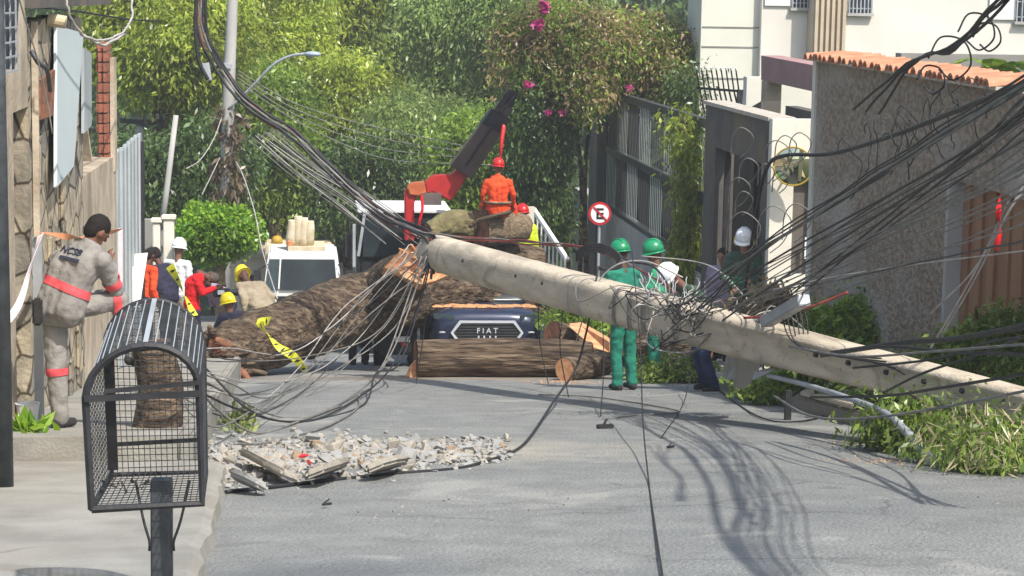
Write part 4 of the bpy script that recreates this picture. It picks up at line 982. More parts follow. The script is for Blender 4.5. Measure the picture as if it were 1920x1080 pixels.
log('log', 'dark log behind the legs of the man in green, under the concrete pole', [P(1150, 650, 29.9), q, P(1330, 640, 29.4)], [.27, .28, .25], seed=13, wood=('wood_dark', 'wood_dark'), group='logs on the road')
q0 = P(1070, 618, 29.6); q1 = P(1150, 655, 29.2)
m = MB(); m.prism([P(1066, 612, 29.8), P(1090, 610, 29.8), P(1142, 640, 29.2), P(1143, 662, 29.2), P(1112, 652, 29.3)], (.05, .3, 0)); o = m.build('wood_slab', 'wood', bevel=.01); tag(o, 'split slab of fresh orange wood leaning behind the front log', 'wood slab')
log('log', 'dark trunk piece lying beside the car to the right of its headlight', [P(1035, 630, 30.2), P(1120, 650, 30.5)], [.22, .22], seed=14, wood=('wood_dark', 'wood_dark'), group='logs on the road')
# trunk segments higher up, on the car and truck
log('trunk_segment', 'fibrous brown trunk segment the man in orange sits on', [P(898, 428, 35.2), P(935, 424, 35.4), P(986, 428, 35.6)], [.30, .31, .21], bark='bark_pale', wood=('wood_dark', 'wood_dark'), seed=15, ridge=.09, cat='trunk segment', group='trunk pieces over the car')
log('trunk_segment', 'mossy dark trunk segment left of the fibrous one', [P(806, 436, 35.2), P(850, 420, 35.3), P(885, 424, 35.4)], [.17, .24, .22], bark='bark_moss', wood=('wood_dark', 'wood_dark'), seed=16, ridge=.1, cat='trunk segment', group='trunk pieces over the car')
log('trunk_segment', 'dark trunk piece under the fibrous one and behind the concrete pole', [P(800, 470, 35.6), P(900, 480, 35.8), P(1010, 500, 36)], [.34, .36, .32], seed=17, wood=('wood_dark', 'wood_dark'), cat='trunk segment', group='trunk pieces over the car')
m = MB(); m.tube(crom([P(880, 425, 34.9), P(900, 412, 34.85), P(930, 404, 34.85), P(958, 396, 34.9)], 5), .035, 7); o = m.build('branch', 'bark', smooth=True); tag(o, 'bare crooked branch on the fibrous trunk segment at the sitter’s feet', 'branch')
# yellow-green bundle behind the pole
# ================================================================== CAR
CX = P(912, 600, 32).x; CY = 31.9; cr_ = empty('crushed_car', (CX, CY+.3, gz(CY)), 'dark blue car with a chrome-framed grille crushed under the fallen trunk', 'car')
def csec(y, hw, zb, zt_, n=5.0, N=28):
    o = []
    for k in range(N):
        a = 2*math.pi*k/N; ca, sa = math.cos(a), math.sin(a)
        o.append((CX+hw*math.copysign(abs(ca)**(2/n), ca), CY+y, gz(CY)-.055-SL*y*.9+(zb+zt_)/2+(zt_-zb)/2*math.copysign(abs(sa)**(2/n), sa)))
    return o
def loft(secs, m, name, parent, capf=True):
    b = MB(); N = len(secs[0]); vs = [q for s_ in secs for q in s_]
    fs = [(i*N+k, i*N+(k+1) % N, (i+1)*N+(k+1) % N, (i+1)*N+k) for i in range(len(secs)-1) for k in range(N)]
    if capf: fs += [tuple(range(N)), tuple((len(secs)-1)*N+k for k in range(N))]
    b.add(vs, fs); return b.build(name, m, parent, smooth=True)
loft([csec(0, .66, .34, .80, 3.2), csec(.03, .76, .28, .90, 3.6), csec(.14, .84, .25, .955, 4), csec(.4, .875, .25, 1.0), csec(.8, .88, .25, 1.03), csec(1.25, .88, .25, 1.07), csec(2.2, .88, .25, 1.05), csec(4.2, .87, .28, 1.05), csec(4.5, .8, .35, 1.0)], 'carpaint', 'body', cr_)
loft([csec(1.2, .72, 1.0, 1.1, 4), csec(1.75, .66, 1.0, 1.42, 4), csec(2.2, .62, 1.0, 1.5, 4), csec(3.1, .62, 1.0, 1.48, 4), csec(3.5, .7, 1.0, 1.1, 4)], 'glass_dark', 'windows', cr_)
zc = gz(CY)-.055; Pc = lambda x, y, z: Vector((CX+x, CY+y, zc+z))
def hexpts(w, wt, h, zc_, y): return [Pc(-w, y, zc_), Pc(-wt, y, zc_-h), Pc(wt, y, zc_-h), Pc(w, y, zc_), Pc(wt, y, zc_+h), Pc(-wt, y, zc_+h)]
gzc = .62
b = MB(); b.prism(hexpts(.525, .40, .155, gzc, -.05), (0, .06, 0)); gr_ = b.build('grille', 'blackplastic', cr_)
b = MB()
for k in range(7): z = gzc-.13+.26*k/6; wl = .50-.1*abs(z-gzc)/.155; b.box(CX-wl, CX+wl, CY-.062, CY-.052, zc+z-.008, zc+z+.008)
b.build('grille_bars', 'iron', gr_)
b = MB(); o_ = hexpts(.555, .425, .185, gzc, -.075); i_ = hexpts(.515, .395, .150, gzc, -.075); d_ = Vector((0, .03, 0))
b.add(o_+i_+[q+d_ for q in o_]+[q+d_ for q in i_], [(k, (k+1) % 6, 6+(k+1) % 6, 6+k) for k in range(6)]+[(12+k, 12+(k+1) % 6, (k+1) % 6, k) for k in range(6)]+[(6+k, 6+(k+1) % 6, 18+(k+1) % 6, 18+k) for k in range(6)])
b.build('grille_frame', 'chrome', gr_)
text('F I A T', .115, 'chrome', gr_, Pc(0, -.075, gzc+.03), (1, 0, 0), (0, 0, 1), ext=.006, bold=.001)
b = MB()
for x in (-.13, -.045, .045, .13): b.box(CX+x-.012, CX+x+.012, CY-.075, CY-.064, zc+gzc-.115, zc+gzc-.045)
b.build('emblem_bars', 'chrome', gr_)
for sg_ in (-1, 1):
    b = MB(); b.hexa([Pc(sg_*.50, -.01, .80), Pc(sg_*.80, .09, .80), Pc(sg_*.80, .15, .80), Pc(sg_*.5, .06, .80), Pc(sg_*.50, -.0, .875), Pc(sg_*.82, .12, .885), Pc(sg_*.82, .18, .885), Pc(sg_*.5, .06, .875)]); b.build('daytime_lamp', 'lamp' if 0 else 'glass_blue', cr_, bevel=.01)
    b = MB(); b.hexa([Pc(sg_*.60, -.005, .57), Pc(sg_*.78, .07, .58), Pc(sg_*.78, .12, .58), Pc(sg_*.6, .05, .57), Pc(sg_*.60, -.005, .66), Pc(sg_*.78, .07, .66), Pc(sg_*.78, .12, .66), Pc(sg_*.6, .05, .66)]); hl = b.build('headlight', 'blackplastic', cr_, bevel=.01)
    b = MB(); ell(b, Pc(sg_*.68, -.0, .615), .055, .02, .018, 12, 8); b.build('lens', 'zinc', hl, smooth=True)
    b = MB(); c0 = Pc(sg_*.80, .85, .34-.1); b.lathe((0, 0, 0), [(.34, -.1), (.345, -.08), (.345, .08), (.34, .1), (.2, .1), (.2, -.1)], 28); b.v = [(c0.x+v[2], c0.y+v[0], c0.z+v[1]) for v in b.v]; wh = b.build('wheel', 'rubber', cr_, smooth=False)
    b = MB(); b.lathe((0, 0, 0), [(.19, -.11), (.2, .105), (.05, .112)], 20); b.v = [(c0.x+sg_*v[2], c0.y+v[0], c0.z+v[1]) for v in b.v]; b.build('rim', 'zinc', wh)
    b = MB(); ell(b, Pc(sg_*1.0, 1.25, 1.08), .11, .07, .09, 12, 8); b.bar(Pc(sg_*.85, 1.3, 1.03), Pc(sg_*.95, 1.26, 1.05), .04); b.build('mirror', 'blackplastic', cr_, smooth=True)
b = MB(); b.hexa([Pc(-.62, -.03, .36), Pc(.62, -.03, .36), Pc(.62, .05, .36), Pc(-.62, .05, .36), Pc(-.7, -.035, .44), Pc(.7, -.035, .44), Pc(.7, .05, .44), Pc(-.7, .05, .44)]); b.build('bumper_trim', 'blackplastic', cr_)
b = MB(); b.bar(Pc(-.75, .02, .925), Pc(.75, .02, .925), .012, .02); 
# sawdust and bark bits spilled on the bonnet
b = MB()
for k in range(90):
    x = random.uniform(-.8, .8); y = random.uniform(.25, .62)+.12*abs(x); z = 1.0+.03*(y-.4)-SL*y*.9
    s_ = random.uniform(.02, .065); c0 = Pc(x, y, z)
    b.hexa([c0+Vector(v)*s_ for v in ((-1.3, -.6, -.1), (1.2, -.7, -.1), (1.3, .6, -.1), (-1.1, .7, -.1), (-.8, -.4, .5), (.7, -.4, .45), (.8, .4, .4), (-.7, .4, .55))])
o = b.build('sawdust', 'sawdust'); tag(o, 'orange sawdust and wood chips strewn over the car bonnet', 'sawdust', kind='stuff')
# crushed dark vehicle left of the car, under the trunk
vx = P(735, 640, 32.6); vh = empty('crushed_vehicle', (vx.x, 32.9, gz(32.9)), 'dark crushed vehicle front with a white plate under the trunk left of the car', 'vehicle')
b = MB(); b.box(vx.x-.24, vx.x+.30, 32.5, 33.6, gz(32.8)+.22, gz(32.8)+1.0); b.build('body', 'blackplastic', vh, bevel=.05)
b = MB(); b.box(vx.x-.26, vx.x-.08, 32.46, 32.497, gz(32.8)+.62, gz(32.8)+.74); b.build('white_plate', 'whitewall', vh)
b = MB(); b.box(vx.x+.04, vx.x+.27, 32.46, 32.497, gz(32.8)+.44, gz(32.8)+.52); b.build('pale_strip', 'whitepaint', vh)
b = MB(); ell(b, (vx.x+.17, 32.47, gz(32.8)+.40), .05, .03, .035, 10, 8); b.build('red_lamp', 'redpaint', vh, smooth=True)
b = MB(); b.box(vx.x+.1, vx.x+.2, 32.46, 32.497, gz(32.8)+.88, gz(32.8)+1.02); b.build('red_panel', 'redpaint', vh)
b = MB(); b.lathe((0, 0, 0), [(.27, -.1), (.28, -.06), (.28, .06), (.27, .1), (.1, .1), (.1, -.1)], 26); c0 = Vector((vx.x-.16, 33.1, gz(33.1)+.28)); b.v = [(c0.x+v[2], c0.y+v[0], c0.z+v[1]) for v in b.v]; b.build('wheel', 'rubber', vh)
# ================================================================== CRANE TRUCK
TY = 37.8; tx0, tx1 = P(668, 500, TY).x, P(845, 500, TY).x; g_ = gz(TY); ct = empty('crane_truck', ((tx0+tx1)/2, TY+1, g_), 'dark-windowed crane truck with a red and grey loader boom behind the trunk', 'truck')
zr = P(750, 394, TY).z; zw = P(750, 490, TY).z
b = MB(); b.box(tx0+.05, tx1-.03, TY+.02, TY+1.7, g_+.55, zw); b.box(tx0+.06, tx1-.04, TY+.06, TY+1.7, zw+.002, zr-.05); cb = b.build('cab', 'blackplastic', ct, bevel=.05)
b = MB(); b.box(tx0+.12, tx1-.1, TY+.01, TY+.055, zw+.08, zr-.1); b.build('windscreen', 'glass_dark', cb)
b = MB(); b.box(tx0+.02, tx1, TY-.06, TY+1.7, zr-.047, zr+.01); b.build('roof_edge', 'whitepaint', ct, bevel=.01)
b = MB(); b.box(tx0+.0, tx1, TY-.1, TY+.0, g_+.4, g_+.7); b.build('bumper', 'iron', ct)
for sg_ in (-1, 1):
    b = MB(); xm = tx0-.12 if sg_ < 0 else tx1+.1; b.box(xm-.08, xm+.08, TY-.16, TY-.1, zw+.1, zw+.5); b.bar((xm, TY-.13, zr-.05), (xm, TY-.13, zw), .03); b.build('mirror', 'iron_dark', ct)
    b = MB(); b.lathe((0, 0, 0), [(.42, -.13), (.44, -.08), (.44, .08), (.42, .13), (.2, .13), (.2, -.13)], 26); c0 = Vector((tx0+.2 if sg_ < 0 else tx1-.2, TY+.9, g_+.42)); b.v = [(c0.x+v[2], c0.y+v[0], c0.z+v[1]) for v in b.v]; b.build('wheel', 'rubber', ct)
b = MB(); b.box(tx0+.1, tx1-.1, TY+1.75, TY+5, g_+.6, g_+.95); b.build('bed', 'iron', ct)
b = MB(); b.bar(P(672, 480, 37.5), P(684, 398, 37.5), .05); b.build('rack_bar', 'zinc', ct)
b = MB(); b.bar(P(682, 402, 37.5), P(700, 395, 37.5), .04); b.bar(P(664, 420, 37.5), P(664, 500, 37.5), .05); b.build('rack_bar', 'zinc', ct)
Yc = 36.9
def poly(pts, Y0, dy, name, m, bev=.02):
    b = MB(); b.prism([P(x, y, Y0) for x, y in pts], (0, dy, 0)); return b.build(name, m, ct, bevel=bev)
poly([(759, 452), (777, 452), (777, 380), (784, 362), (764, 352), (759, 362)], Yc-.02, .3, 'crane_column', 'redpaint')
poly([(763, 352), (772, 345), (796, 342), (800, 362), (786, 368), (768, 366)], Yc-.08, .36, 'crane_elbow', 'orangepaint')
poly([(796, 343), (812, 330), (846, 328), (866, 312), (872, 290), (884, 320), (846, 378), (812, 360), (800, 364)], Yc-.05, .34, 'boom_base', 'redpaint')
def beam(p0, p1, Y0, Y1, w0, w1, name, m, d=.32):
    a = P(*p0, Y0); c0 = P(*p1, Y1); u = (c0-a).normalized(); s_ = u.cross(Vector((0, 1, 0))).normalized()
    b = MB(); hh = Vector((0, d/2, 0)); f0 = w0/(F/Y0)/2; f1 = w1/(F/Y1)/2
    b.hexa([a-s_*f0-hh, a+s_*f0-hh, a+s_*f0+hh, a-s_*f0+hh, c0-s_*f1-hh, c0+s_*f1-hh, c0+s_*f1+hh, c0-s_*f1+hh]); return b.build(name, m, ct, bevel=.015)
bm1 = beam((864, 322), (925, 232), 36.9, 36.2, 48, 40, 'boom', 'boomgrey', .34)
beam((872, 312), (922, 238), 36.55, 35.85, 5, 5, 'boom_ram', 'boomdark', .08)
beam((858, 305), (918, 212), 36.85, 36.1, 5, 5, 'hydraulic_hose', 'iron_dark', .06)
beam((920, 240), (938, 212), 36.2, 36.0, 44, 40, 'boom_collar', 'boomdark', .40)
beam((930, 226), (948, 196), 36.15, 35.95, 32, 28, 'boom_extension', 'boomgrey', .28)
beam((944, 204), (962, 170), 36, 35.8, 24, 20, 'boom_tip', 'boomdark', .26)
for (p0, p1) in (((930, 206), (952, 172)), ((938, 214), (968, 176)), ((934, 210), (958, 168))):
    beam(p0, p1, 35.75, 35.6, 4, 4, 'hose', 'iron_dark', .05)
b = MB(); b.cyl(P(945, 224, 35.95), P(945, 224, 36.25), .07, 14); b.build('boom_pin', 'zinc', ct)
b = MB(); b.box(P(790, 372, 37).x, P(826, 372, 37).x, 36.75, 36.85, P(800, 384, 36.8).z, P(800, 362, 36.8).z); b.build('control_box', 'boomgrey', ct)
b = MB(); b.tube(crom([P(790, 366, 36.7), P(792, 392, 36.6), P(786, 420, 36.6), P(790, 446, 36.7)], 5), .025, 7); b.build('hose', 'cl_red', ct)
b = MB(); b.tube([P(945, 224, 35.95), P(944, 240, 35.9), P(941, 262, 35.85), P(938, 300, 35.7)], [.018, .04, .035, .015], 8); o = b.build('lifting_strap', 'hm_red', smooth=True); tag(o, 'red lifting strap hanging from the crane boom above the orange worker', 'strap')
# ================================================================== BUCKET TRUCK (white)
BY = 50; k0, k1 = P(494, 500, BY).x, P(642, 500, BY).x; g_ = gz(BY); zr = P(560, 474, BY).z; zb = P(560, 546, BY).z
bt = empty('white_truck', ((k0+k1)/2, BY+1.5, g_), 'white truck facing the camera with pale covers stacked over its cab', 'truck')
b = MB(); b.box(k0, k1, BY+.01, BY+1.8, g_+.5, zb); b.hexa([(k0, BY+.01, zb+.002), (k1, BY+.01, zb+.002), (k1, BY+1.8, zb+.002), (k0, BY+1.8, zb+.002), (k0+.12, BY+.25, zr), (k1-.12, BY+.25, zr), (k1-.12, BY+1.8, zr), (k0+.12, BY+1.8, zr)]); b.build('cab', 'whitepaint', bt, bevel=.05)
b = MB(); wz0, wz1 = P(560, 544, BY).z, P(560, 488, BY).z
b.hexa([(k0+.38, BY-.01, wz0), (k1-.12, BY-.01, wz0), (k1-.12, BY+.03, wz0), (k0+.38, BY+.03, wz0), (k0+.42, BY+.19, wz1), (k1-.18, BY+.19, wz1), (k1-.18, BY+.23, wz1), (k0+.42, BY+.23, wz1)]); b.build('windscreen', 'glass_dark', bt)
b = MB(); b.hexa([(k0+.04, BY-.01, wz0), (k0+.34, BY-.01, wz0), (k0+.34, BY+.03, wz0), (k0+.04, BY+.03, wz0), (k0+.14, BY+.19, wz1), (k0+.38, BY+.19, wz1), (k0+.38, BY+.23, wz1), (k0+.14, BY+.23, wz1)]); b.build('side_window', 'glass_blue', bt)
b = MB(); b.box(k0+.1, k1-.1, BY-.03, BY+.006, zb-.5, zb-.12); b.build('grille', 'blackplastic', bt)
b = MB(); b.box(k0-.05, k1+.05, BY-.1, BY+.0, g_+.35, g_+.6); b.build('bumper', 'iron', bt)
for sg_ in (-1, 1):
    xm = k0-.14 if sg_ < 0 else k1+.14
    b = MB(); b.box(xm-.09, xm+.09, BY-.1, BY-.04, zb, zb+.5); b.bar((xm, BY-.07, zb+.5), (k0+.1 if sg_ < 0 else k1-.1, BY+.1, zb+.62), .03); b.build('mirror', 'iron_dark', bt)
    b = MB(); b.lathe((0, 0, 0), [(.42, -.13), (.44, -.08), (.44, .08), (.42, .13), (.2, .13), (.2, -.13)], 24); c0 = Vector((k0+.2 if sg_ < 0 else k1-.2, BY+.9, g_+.42)); b.v = [(c0.x+v[2], c0.y+v[0], c0.z+v[1]) for v in b.v]; b.build('wheel', 'rubber', bt)
    b = MB(); q = Vector((k0+.22 if sg_ < 0 else k1-.22, BY-.02, g_+.8)); ell(b, q, .1, .04, .07, 12, 8); b.build('headlight', 'lamp', bt, smooth=True)
b = MB(); b.box(P(540, 470, BY).x, P(610, 470, BY).x, BY+.3, BY+1.6, zr+.002, zr+.10); b.build('roof_platform', 'offwhite', bt)
b = MB(); b.box(P(496, 470, 51).x, P(624, 470, 51).x, BY+1.9, BY+4.6, g_+.9, P(560, 458, 52).z); b.build('body', 'offwhite', bt, bevel=.03)
b = MB(); q = P(519, 456, 51.4); b.lathe((q.x, BY+2.2, P(560, 458, 52).z+.002), [(.14, 0), (.14, .1), (.09, .17), (.02, .19)], 16); b.build('beacon', 'mirrorrim', bt, smooth=True)
for k, (px, pt) in enumerate(((548, 412), (559, 405), (570, 408), (581, 414))):
    q0 = P(px-2, 468, 50.6); q = P(px, pt, 50.6); b = MB()
    b.tube([(q0.x, 50.6+.1*(k % 2), zr+.105), (q0.x, 50.6, q0.z+.3), (q.x, 50.6, q.z-.15), (q.x, 50.6, q.z-.04), (q.x, 50.6, q.z)], [.125, .13, .115, .10, .095], 12); b.build('cover', 'offwhite', bt, smooth=True)
b = MB(); b.lathe((P(543, 462, BY+.5).x, BY+.5, zr+.105), [(.07, 0), (.07, .1), (.03, .13)], 12); b.build('amber_lamp', 'tapeorange', bt)
# ================================================================== CONCRETE POLE
pa, pc = P(812, 472, 28.6), P(2080, 800, 14.9)
def tpole(px):
    "axis point of the pole at image column px"
    lo, hi = 0., 1.
    for _ in range(40):
        mid = (lo+hi)/2; q = pa.lerp(pc, mid)-CAMPOS; x = 960+F*q.dot(rr)/q.dot(fwd)
        if x < px: lo = mid
        else: hi = mid
    return lo
ax = (pc-pa).normalized(); sx = ax.cross(Vector((0, 0, 1))).normalized(); sz = sx.cross(ax).normalized()
fp = empty('fallen_pole', pa.lerp(pc, .6)-Vector((0, 0, .8)), 'long fallen pale concrete utility pole lying slanted across the street', 'utility pole')
def prad(t): return .242-.045*t-.085*t**3
b = MB(); N = 44; secs = 60
for i in range(secs+1):
    t = i/secs; c0 = pa.lerp(pc, t)+Vector((0, 0, -.05*math.sin(math.pi*t))); r0 = prad(t); n_e = 2.2+2.2*min(1, t*1.6)
    for k in range(N):
        a = 2*math.pi*k/N+math.pi/4*.55; ca, sa = math.cos(a), math.sin(a)
        aa = (a+math.pi) % (2*math.pi)-math.pi; gv = max(0, 1-((aa+.05)/.42)**4)*min(1, max(0, (t-.42)*8)); rad_ = r0*(1+.014*noise.noise(Vector((t*30, k*.5, 0)))-.13*gv)
        b.v.append(tuple(c0+sx*rad_*math.copysign(abs(ca)**(2/n_e), ca)+sz*rad_*math.copysign(abs(sa)**(2/n_e), sa)+ax*((.10*noise.noise(Vector((k*.9, 0, 2)))) if i == 0 else 0)))
b.f = [(i*N+k, i*N+(k+1) % N, (i+1)*N+(k+1) % N, (i+1)*N+k) for i in range(secs) for k in range(N)]+[tuple(range(N-1, -1, -1)), tuple(secs*N+k for k in range(N))]
b.build('shaft', 'pole', fp, smooth=True)
def band(px, name, m, w_=.06, ex=.008):
    t = tpole(px); c0 = pa.lerp(pc, t)+Vector((0, 0, -.05*math.sin(math.pi*t))); r0 = prad(t)+ex
    b = MB(); n_e = 2.2+2.2*min(1, t*1.6)
    for j in (-1, 1):
        for k in range(N):
            a = 2*math.pi*k/N+math.pi/4*.55; ca, sa = math.cos(a), math.sin(a)
            b.v.append(tuple(c0+ax*j*w_/2+sx*r0*math.copysign(abs(ca)**(2/n_e), ca)+sz*r0*math.copysign(abs(sa)**(2/n_e), sa)))
    b.f = [(k, (k+1) % N, N+(k+1) % N, N+k) for k in range(N)]; return b.build(name, m, fp, smooth=True)
for px in (1098, 1117): band(px, 'steel_band', 'zinc', .02)
for px in (1186, 1214, 1240, 1300): band(px, 'wire_wrap', 'cable_grey', .05, .02)
for px in (900, 1000, 1050, 1560, 1620, 1690, 1760, 1830):
    t = tpole(px); c0 = pa.lerp(pc, t)+Vector((0, 0, -.05*math.sin(math.pi*t))); r0 = prad(t)
    d = (CAMPOS-c0).normalized(); d = (d-ax*d.dot(ax)).normalized(); b = MB(); b.cyl(c0+d*(r0*.9), c0+d*(r0*1.08), .022, 12); b.build('bolt_hole', 'iron_dark', fp)
# crossarm and broken pieces by the tangle
b = MB(); b.bar(P(1436, 604, 19.4), P(1508, 562, 18.6), .12, .1); o = b.build('crossarm', 'zinc', bevel=.008); tag(o, 'pale metal crossarm sticking up from the fallen pole by the wires', 'crossarm')
b = MB(); b.prism([P(1432, 590, 19.7), P(1447, 596, 19.7), P(1422, 700, 20.6), P(1398, 730, 20.8), P(1376, 728, 20.8), P(1390, 640, 20.2)], (0.02, .16, 0)); o = b.build('broken_bracket', 'concrete_grey', bevel=.012); tag(o, 'grey broken slab-like bracket hanging below the fallen pole', 'bracket')
b = MB(); b.prism([P(1376, 640, 20.9), P(1398, 650, 20.9), P(1384, 712, 21.1), P(1360, 712, 21.1)], (0, .2, 0)); o = b.build('junction_box', 'zinc', bevel=.01); tag(o, 'small pale junction box hanging under the pole left of the grey bracket', 'box')
b = MB(); b.prism([P(1413, 712, 19.8), P(1417, 698, 19.8), P(1455, 690, 19.5), P(1450, 694, 19.5)], (0, .06, 0)); o = b.build('metal_plate', 'zinc'); tag(o, 'bent triangular metal plate at the head of the fallen lamp arm', 'plate')
# fallen street-lamp arm, its foot swollen
b = MB(); g0 = G(1752, 866, .07)
pts = crom([P(1440, 704, 19.6), P(1520, 724, 18.6), P(1600, 750, 17.5), P(1662, 776, 16.6), P(1702, 812, 16.0), P(1736, 852, 15.7), P(1772, 866, 15.3)], 7)
rads = [float(np.interp(i/(len(pts)-1), [0, .6, .8, .9, .95, 1], [.022, .03, .045, .075, .085, .05])) for i in range(len(pts))]
b.tube(pts, rads, 12); o = b.build('fallen_lamp_arm', 'cable_grey' if 0 else 'zinc', smooth=True); tag(o, 'bent grey street lamp arm lying from the pole to the roadside leaves', 'lamp arm')
b = MB(); q = P(1478, 745, 20.5); b.bar((q.x, q.y, gz(q.y)), (q.x, q.y, gz(q.y)+.3), .06); o = b.build('stub_post', 'iron_dark'); tag(o, 'short dark metal stub standing at the kerb under the lamp arm', 'post')
b = MB(); b.prism([G(1500, 742, .16), G(1600, 768, .16), G(1730, 738, .16), G(1660, 706, .16), G(1560, 710, .16)], (0, 0, .05)); o = b.build('concrete_slab', 'kerb', bevel=.01); tag(o, 'pale flat concrete slab on the right pavement under the pole', 'slab')
# ================================================================== RUBBLE
rng = random.Random(21); VAR = []
for k in range(9):
    bm = bmesh.new(); sx_, sy_, sz_ = rng.uniform(.7, 1.2), rng.uniform(.5, .9), rng.uniform(.45, .8)
    for i in range(12): bm.verts.new((rng.uniform(-1, 1)*sx_, rng.uniform(-1, 1)*sy_, rng.uniform(-.3, 1.5)*sz_))
    bmesh.ops.convex_hull(bm, input=bm.verts); bmesh.ops.delete(bm, geom=[v for v in bm.verts if not v.link_faces], context='VERTS')
    for v in bm.verts: v.co *= .5
    me = bpy.data.meshes.new('chunk'); bm.to_mesh(me); bm.free(); me.materials.append(MATS[('rubble', 'rubble_grey', 'rubble_grey', 'rubble_tan', 'rubble')[k % 5]]); VAR.append(me)
LAB = {'rubble': 'pale broken concrete chunk in the rubble heap across the road', 'rubble_grey': 'grey broken concrete chunk in the rubble heap across the road', 'rubble_tan': 'tan broken masonry chunk in the rubble heap across the road'}
def chunk(px, py, s_, sink=.1):
    me = rng.choice(VAR); o = bpy.data.objects.new('rubble_chunk', me); COL.objects.link(o)
    q = G(px, py, .018 if 0 else 0); o.location = (q.x, q.y, gz(q.y)-sink*s_); o.scale = (s_, s_, s_*rng.uniform(.7, 1.15)); o.rotation_euler = (rng.uniform(-.35, .35), rng.uniform(-.35, .35), rng.uniform(0, 6.28))
    mn = me.materials[0].name; tag(o, LAB[mn], 'rubble', 'concrete chunks in the rubble heap: '+mn.replace('_', ' ')); return o
for k in range(285):
    t = rng.random(); px = 392+560*t**1.1; mid = 872-28*t; wd = 44*(1-.55*t)
    py = mid+rng.gauss(0, .42)*wd
    if not 826 < py < 918: continue
    chunk(px, py, max(.05, rng.uniform(.09, .25)*(1.1-.45*t)*(1.0 if rng.random() < .5 else .5)), -.1 if rng.random() < .35 else .12)
for (p0, p1, w_, lb_) in (((462, 842), (548, 886), .20, 'long pale concrete slab lying across the left end of the rubble'), ((436, 880), (496, 902), .15, 'narrow grey-white slab under the long one in the rubble'), ((588, 876), (650, 862), .22, 'broad whitish slab lying in the middle left of the rubble'), ((700, 866), (752, 858), .2, 'thick pale block in the middle of the rubble')):
    a = G(*p0, .15); c0 = G(*p1, .10); d = (c0-a); sd_ = d.normalized().cross(Vector((0, 0, 1))); b = MB()
    out = []
    for t_, u_ in ((0, -.5), (.06, -.9), (.45, -1.05), (.8, -.9), (1, -.45), (.97, .4), (.7, .95), (.3, 1.0), (.02, .6)):
        out.append(a+d*(t_+rng.uniform(-.04, .04))+sd_*w_*.5*(u_+rng.uniform(-.15, .15))+Vector((0, 0, u_*.05)))
    b.prism(out, (rng.uniform(-.03, .03), rng.uniform(-.03, .0), -.055))
    o = b.build('rubble_slab', 'rubble_grey' if 'grey' in lb_ else ('rubble_tan' if 'tan' in lb_ else 'rubble'), bevel=.02); tag(o, lb_, 'rubble slab')
for (px, py) in ((580, 884), (570, 872)):
    o = chunk(px, py, .09); o.data = o.data.copy(); o.data.materials.clear(); o.data.materials.append(MATS['hm_red']); o.name = 'brick_piece'; tag(o, 'small bright red brick piece in the left part of the rubble', 'brick', 'red brick pieces in the rubble'); o.location.z += .06
def scatter(name, n, m, label, cat, gen, smin, smax, seed):
    r_ = random.Random(seed); b = MB()
    for k in range(n):
        px, py = gen(r_); q = G(px, py, 0); s_ = r_.uniform(smin, smax); a = r_.uniform(0, 6.28); h = s_*r_.uniform(.05, .35)-.012 if name != 'gravel' else s_*r_.uniform(.3, .8)
        pts = [q+Vector((math.cos(a+i*2.1)*s_*r_.uniform(.6, 1.2), math.sin(a+i*2.1)*s_*r_.uniform(.5, 1), -.02+.02)) for i in range(3)]
        zr_ = gz(q.y); pts = [Vector((p.x, p.y, gz(p.y)-.012)) for p in pts]
        b.add(pts+[Vector((q.x, q.y, zr_+h+.012))], [(0, 2, 1), (0, 1, 3), (1, 2, 3), (2, 0, 3)])
    o = b.build(name, m); tag(o, label, cat, kind='stuff'); return o
def scatter_hulls(name, n, label, cat, gen, smin, smax, seed):
    r_ = random.Random(seed)
    for mi, mn in enumerate(('rubble', 'rubble_grey')):
        b = MB(); pool = [m_ for m_ in VAR if m_.materials[0].name == mn]
        for k in range(n//2):
            px, py = gen(r_); q = G(px, py, 0); s_ = smin+(smax-smin)*r_.random()**2.2; a = r_.uniform(0, 6.28); me = r_.choice(pool); ca, sa = math.cos(a), math.sin(a)
            b.add([(q.x+(v.co.x*ca-v.co.y*sa)*s_, q.y+(v.co.x*sa+v.co.y*ca)*s_, gz(q.y)+v.co.z*s_-.012+.012) for v in me.vertices], [tuple(p.vertices) for p in me.polygons])
        o = b.build(name, mn); tag(o, label[mi], cat, kind='stuff')
def g_r(r): t = r.random(); return (395+560*t, 872-26*t+r.gauss(0, .5)*48*(1-.55*t))
scatter_hulls('gravel', 2600, ('pale gravel and grit spilled round the concrete rubble', 'grey gravel and grit mixed into the concrete rubble'), 'gravel', g_r, .02, .11, 3)
scatter('grit', 240, 'litter', 'dark bits of leaf and bark littering the asphalt', 'litter', lambda r: (r.uniform(430, 1900), 735+330*r.random()**1.7), .006, .016, 4)
scatter('pale_grit', 420, 'rubble', 'pale specks of concrete scattered over the asphalt', 'litter', lambda r: (r.gauss(1150, 380), 735+330*r.random()**1.5), .006, .018, 5)
scatter('wood_chips', 330, 'sawdust', 'orange wood chips in patches on the right of the road', 'wood chips', lambda r: (r.choice((1420, 1490, 1600, 1560, 1660))+r.gauss(0, 26), r.choice((866, 862, 864, 832, 838))+r.gauss(0, 4)), .01, .03, 6)
scatter('sawdust_trail', 420, 'sawdust', 'orange sawdust along the foot of the front log', 'sawdust', lambda r: (r.uniform(740, 1230), 713+abs(r.gauss(0, 4))), .01, .03, 7)
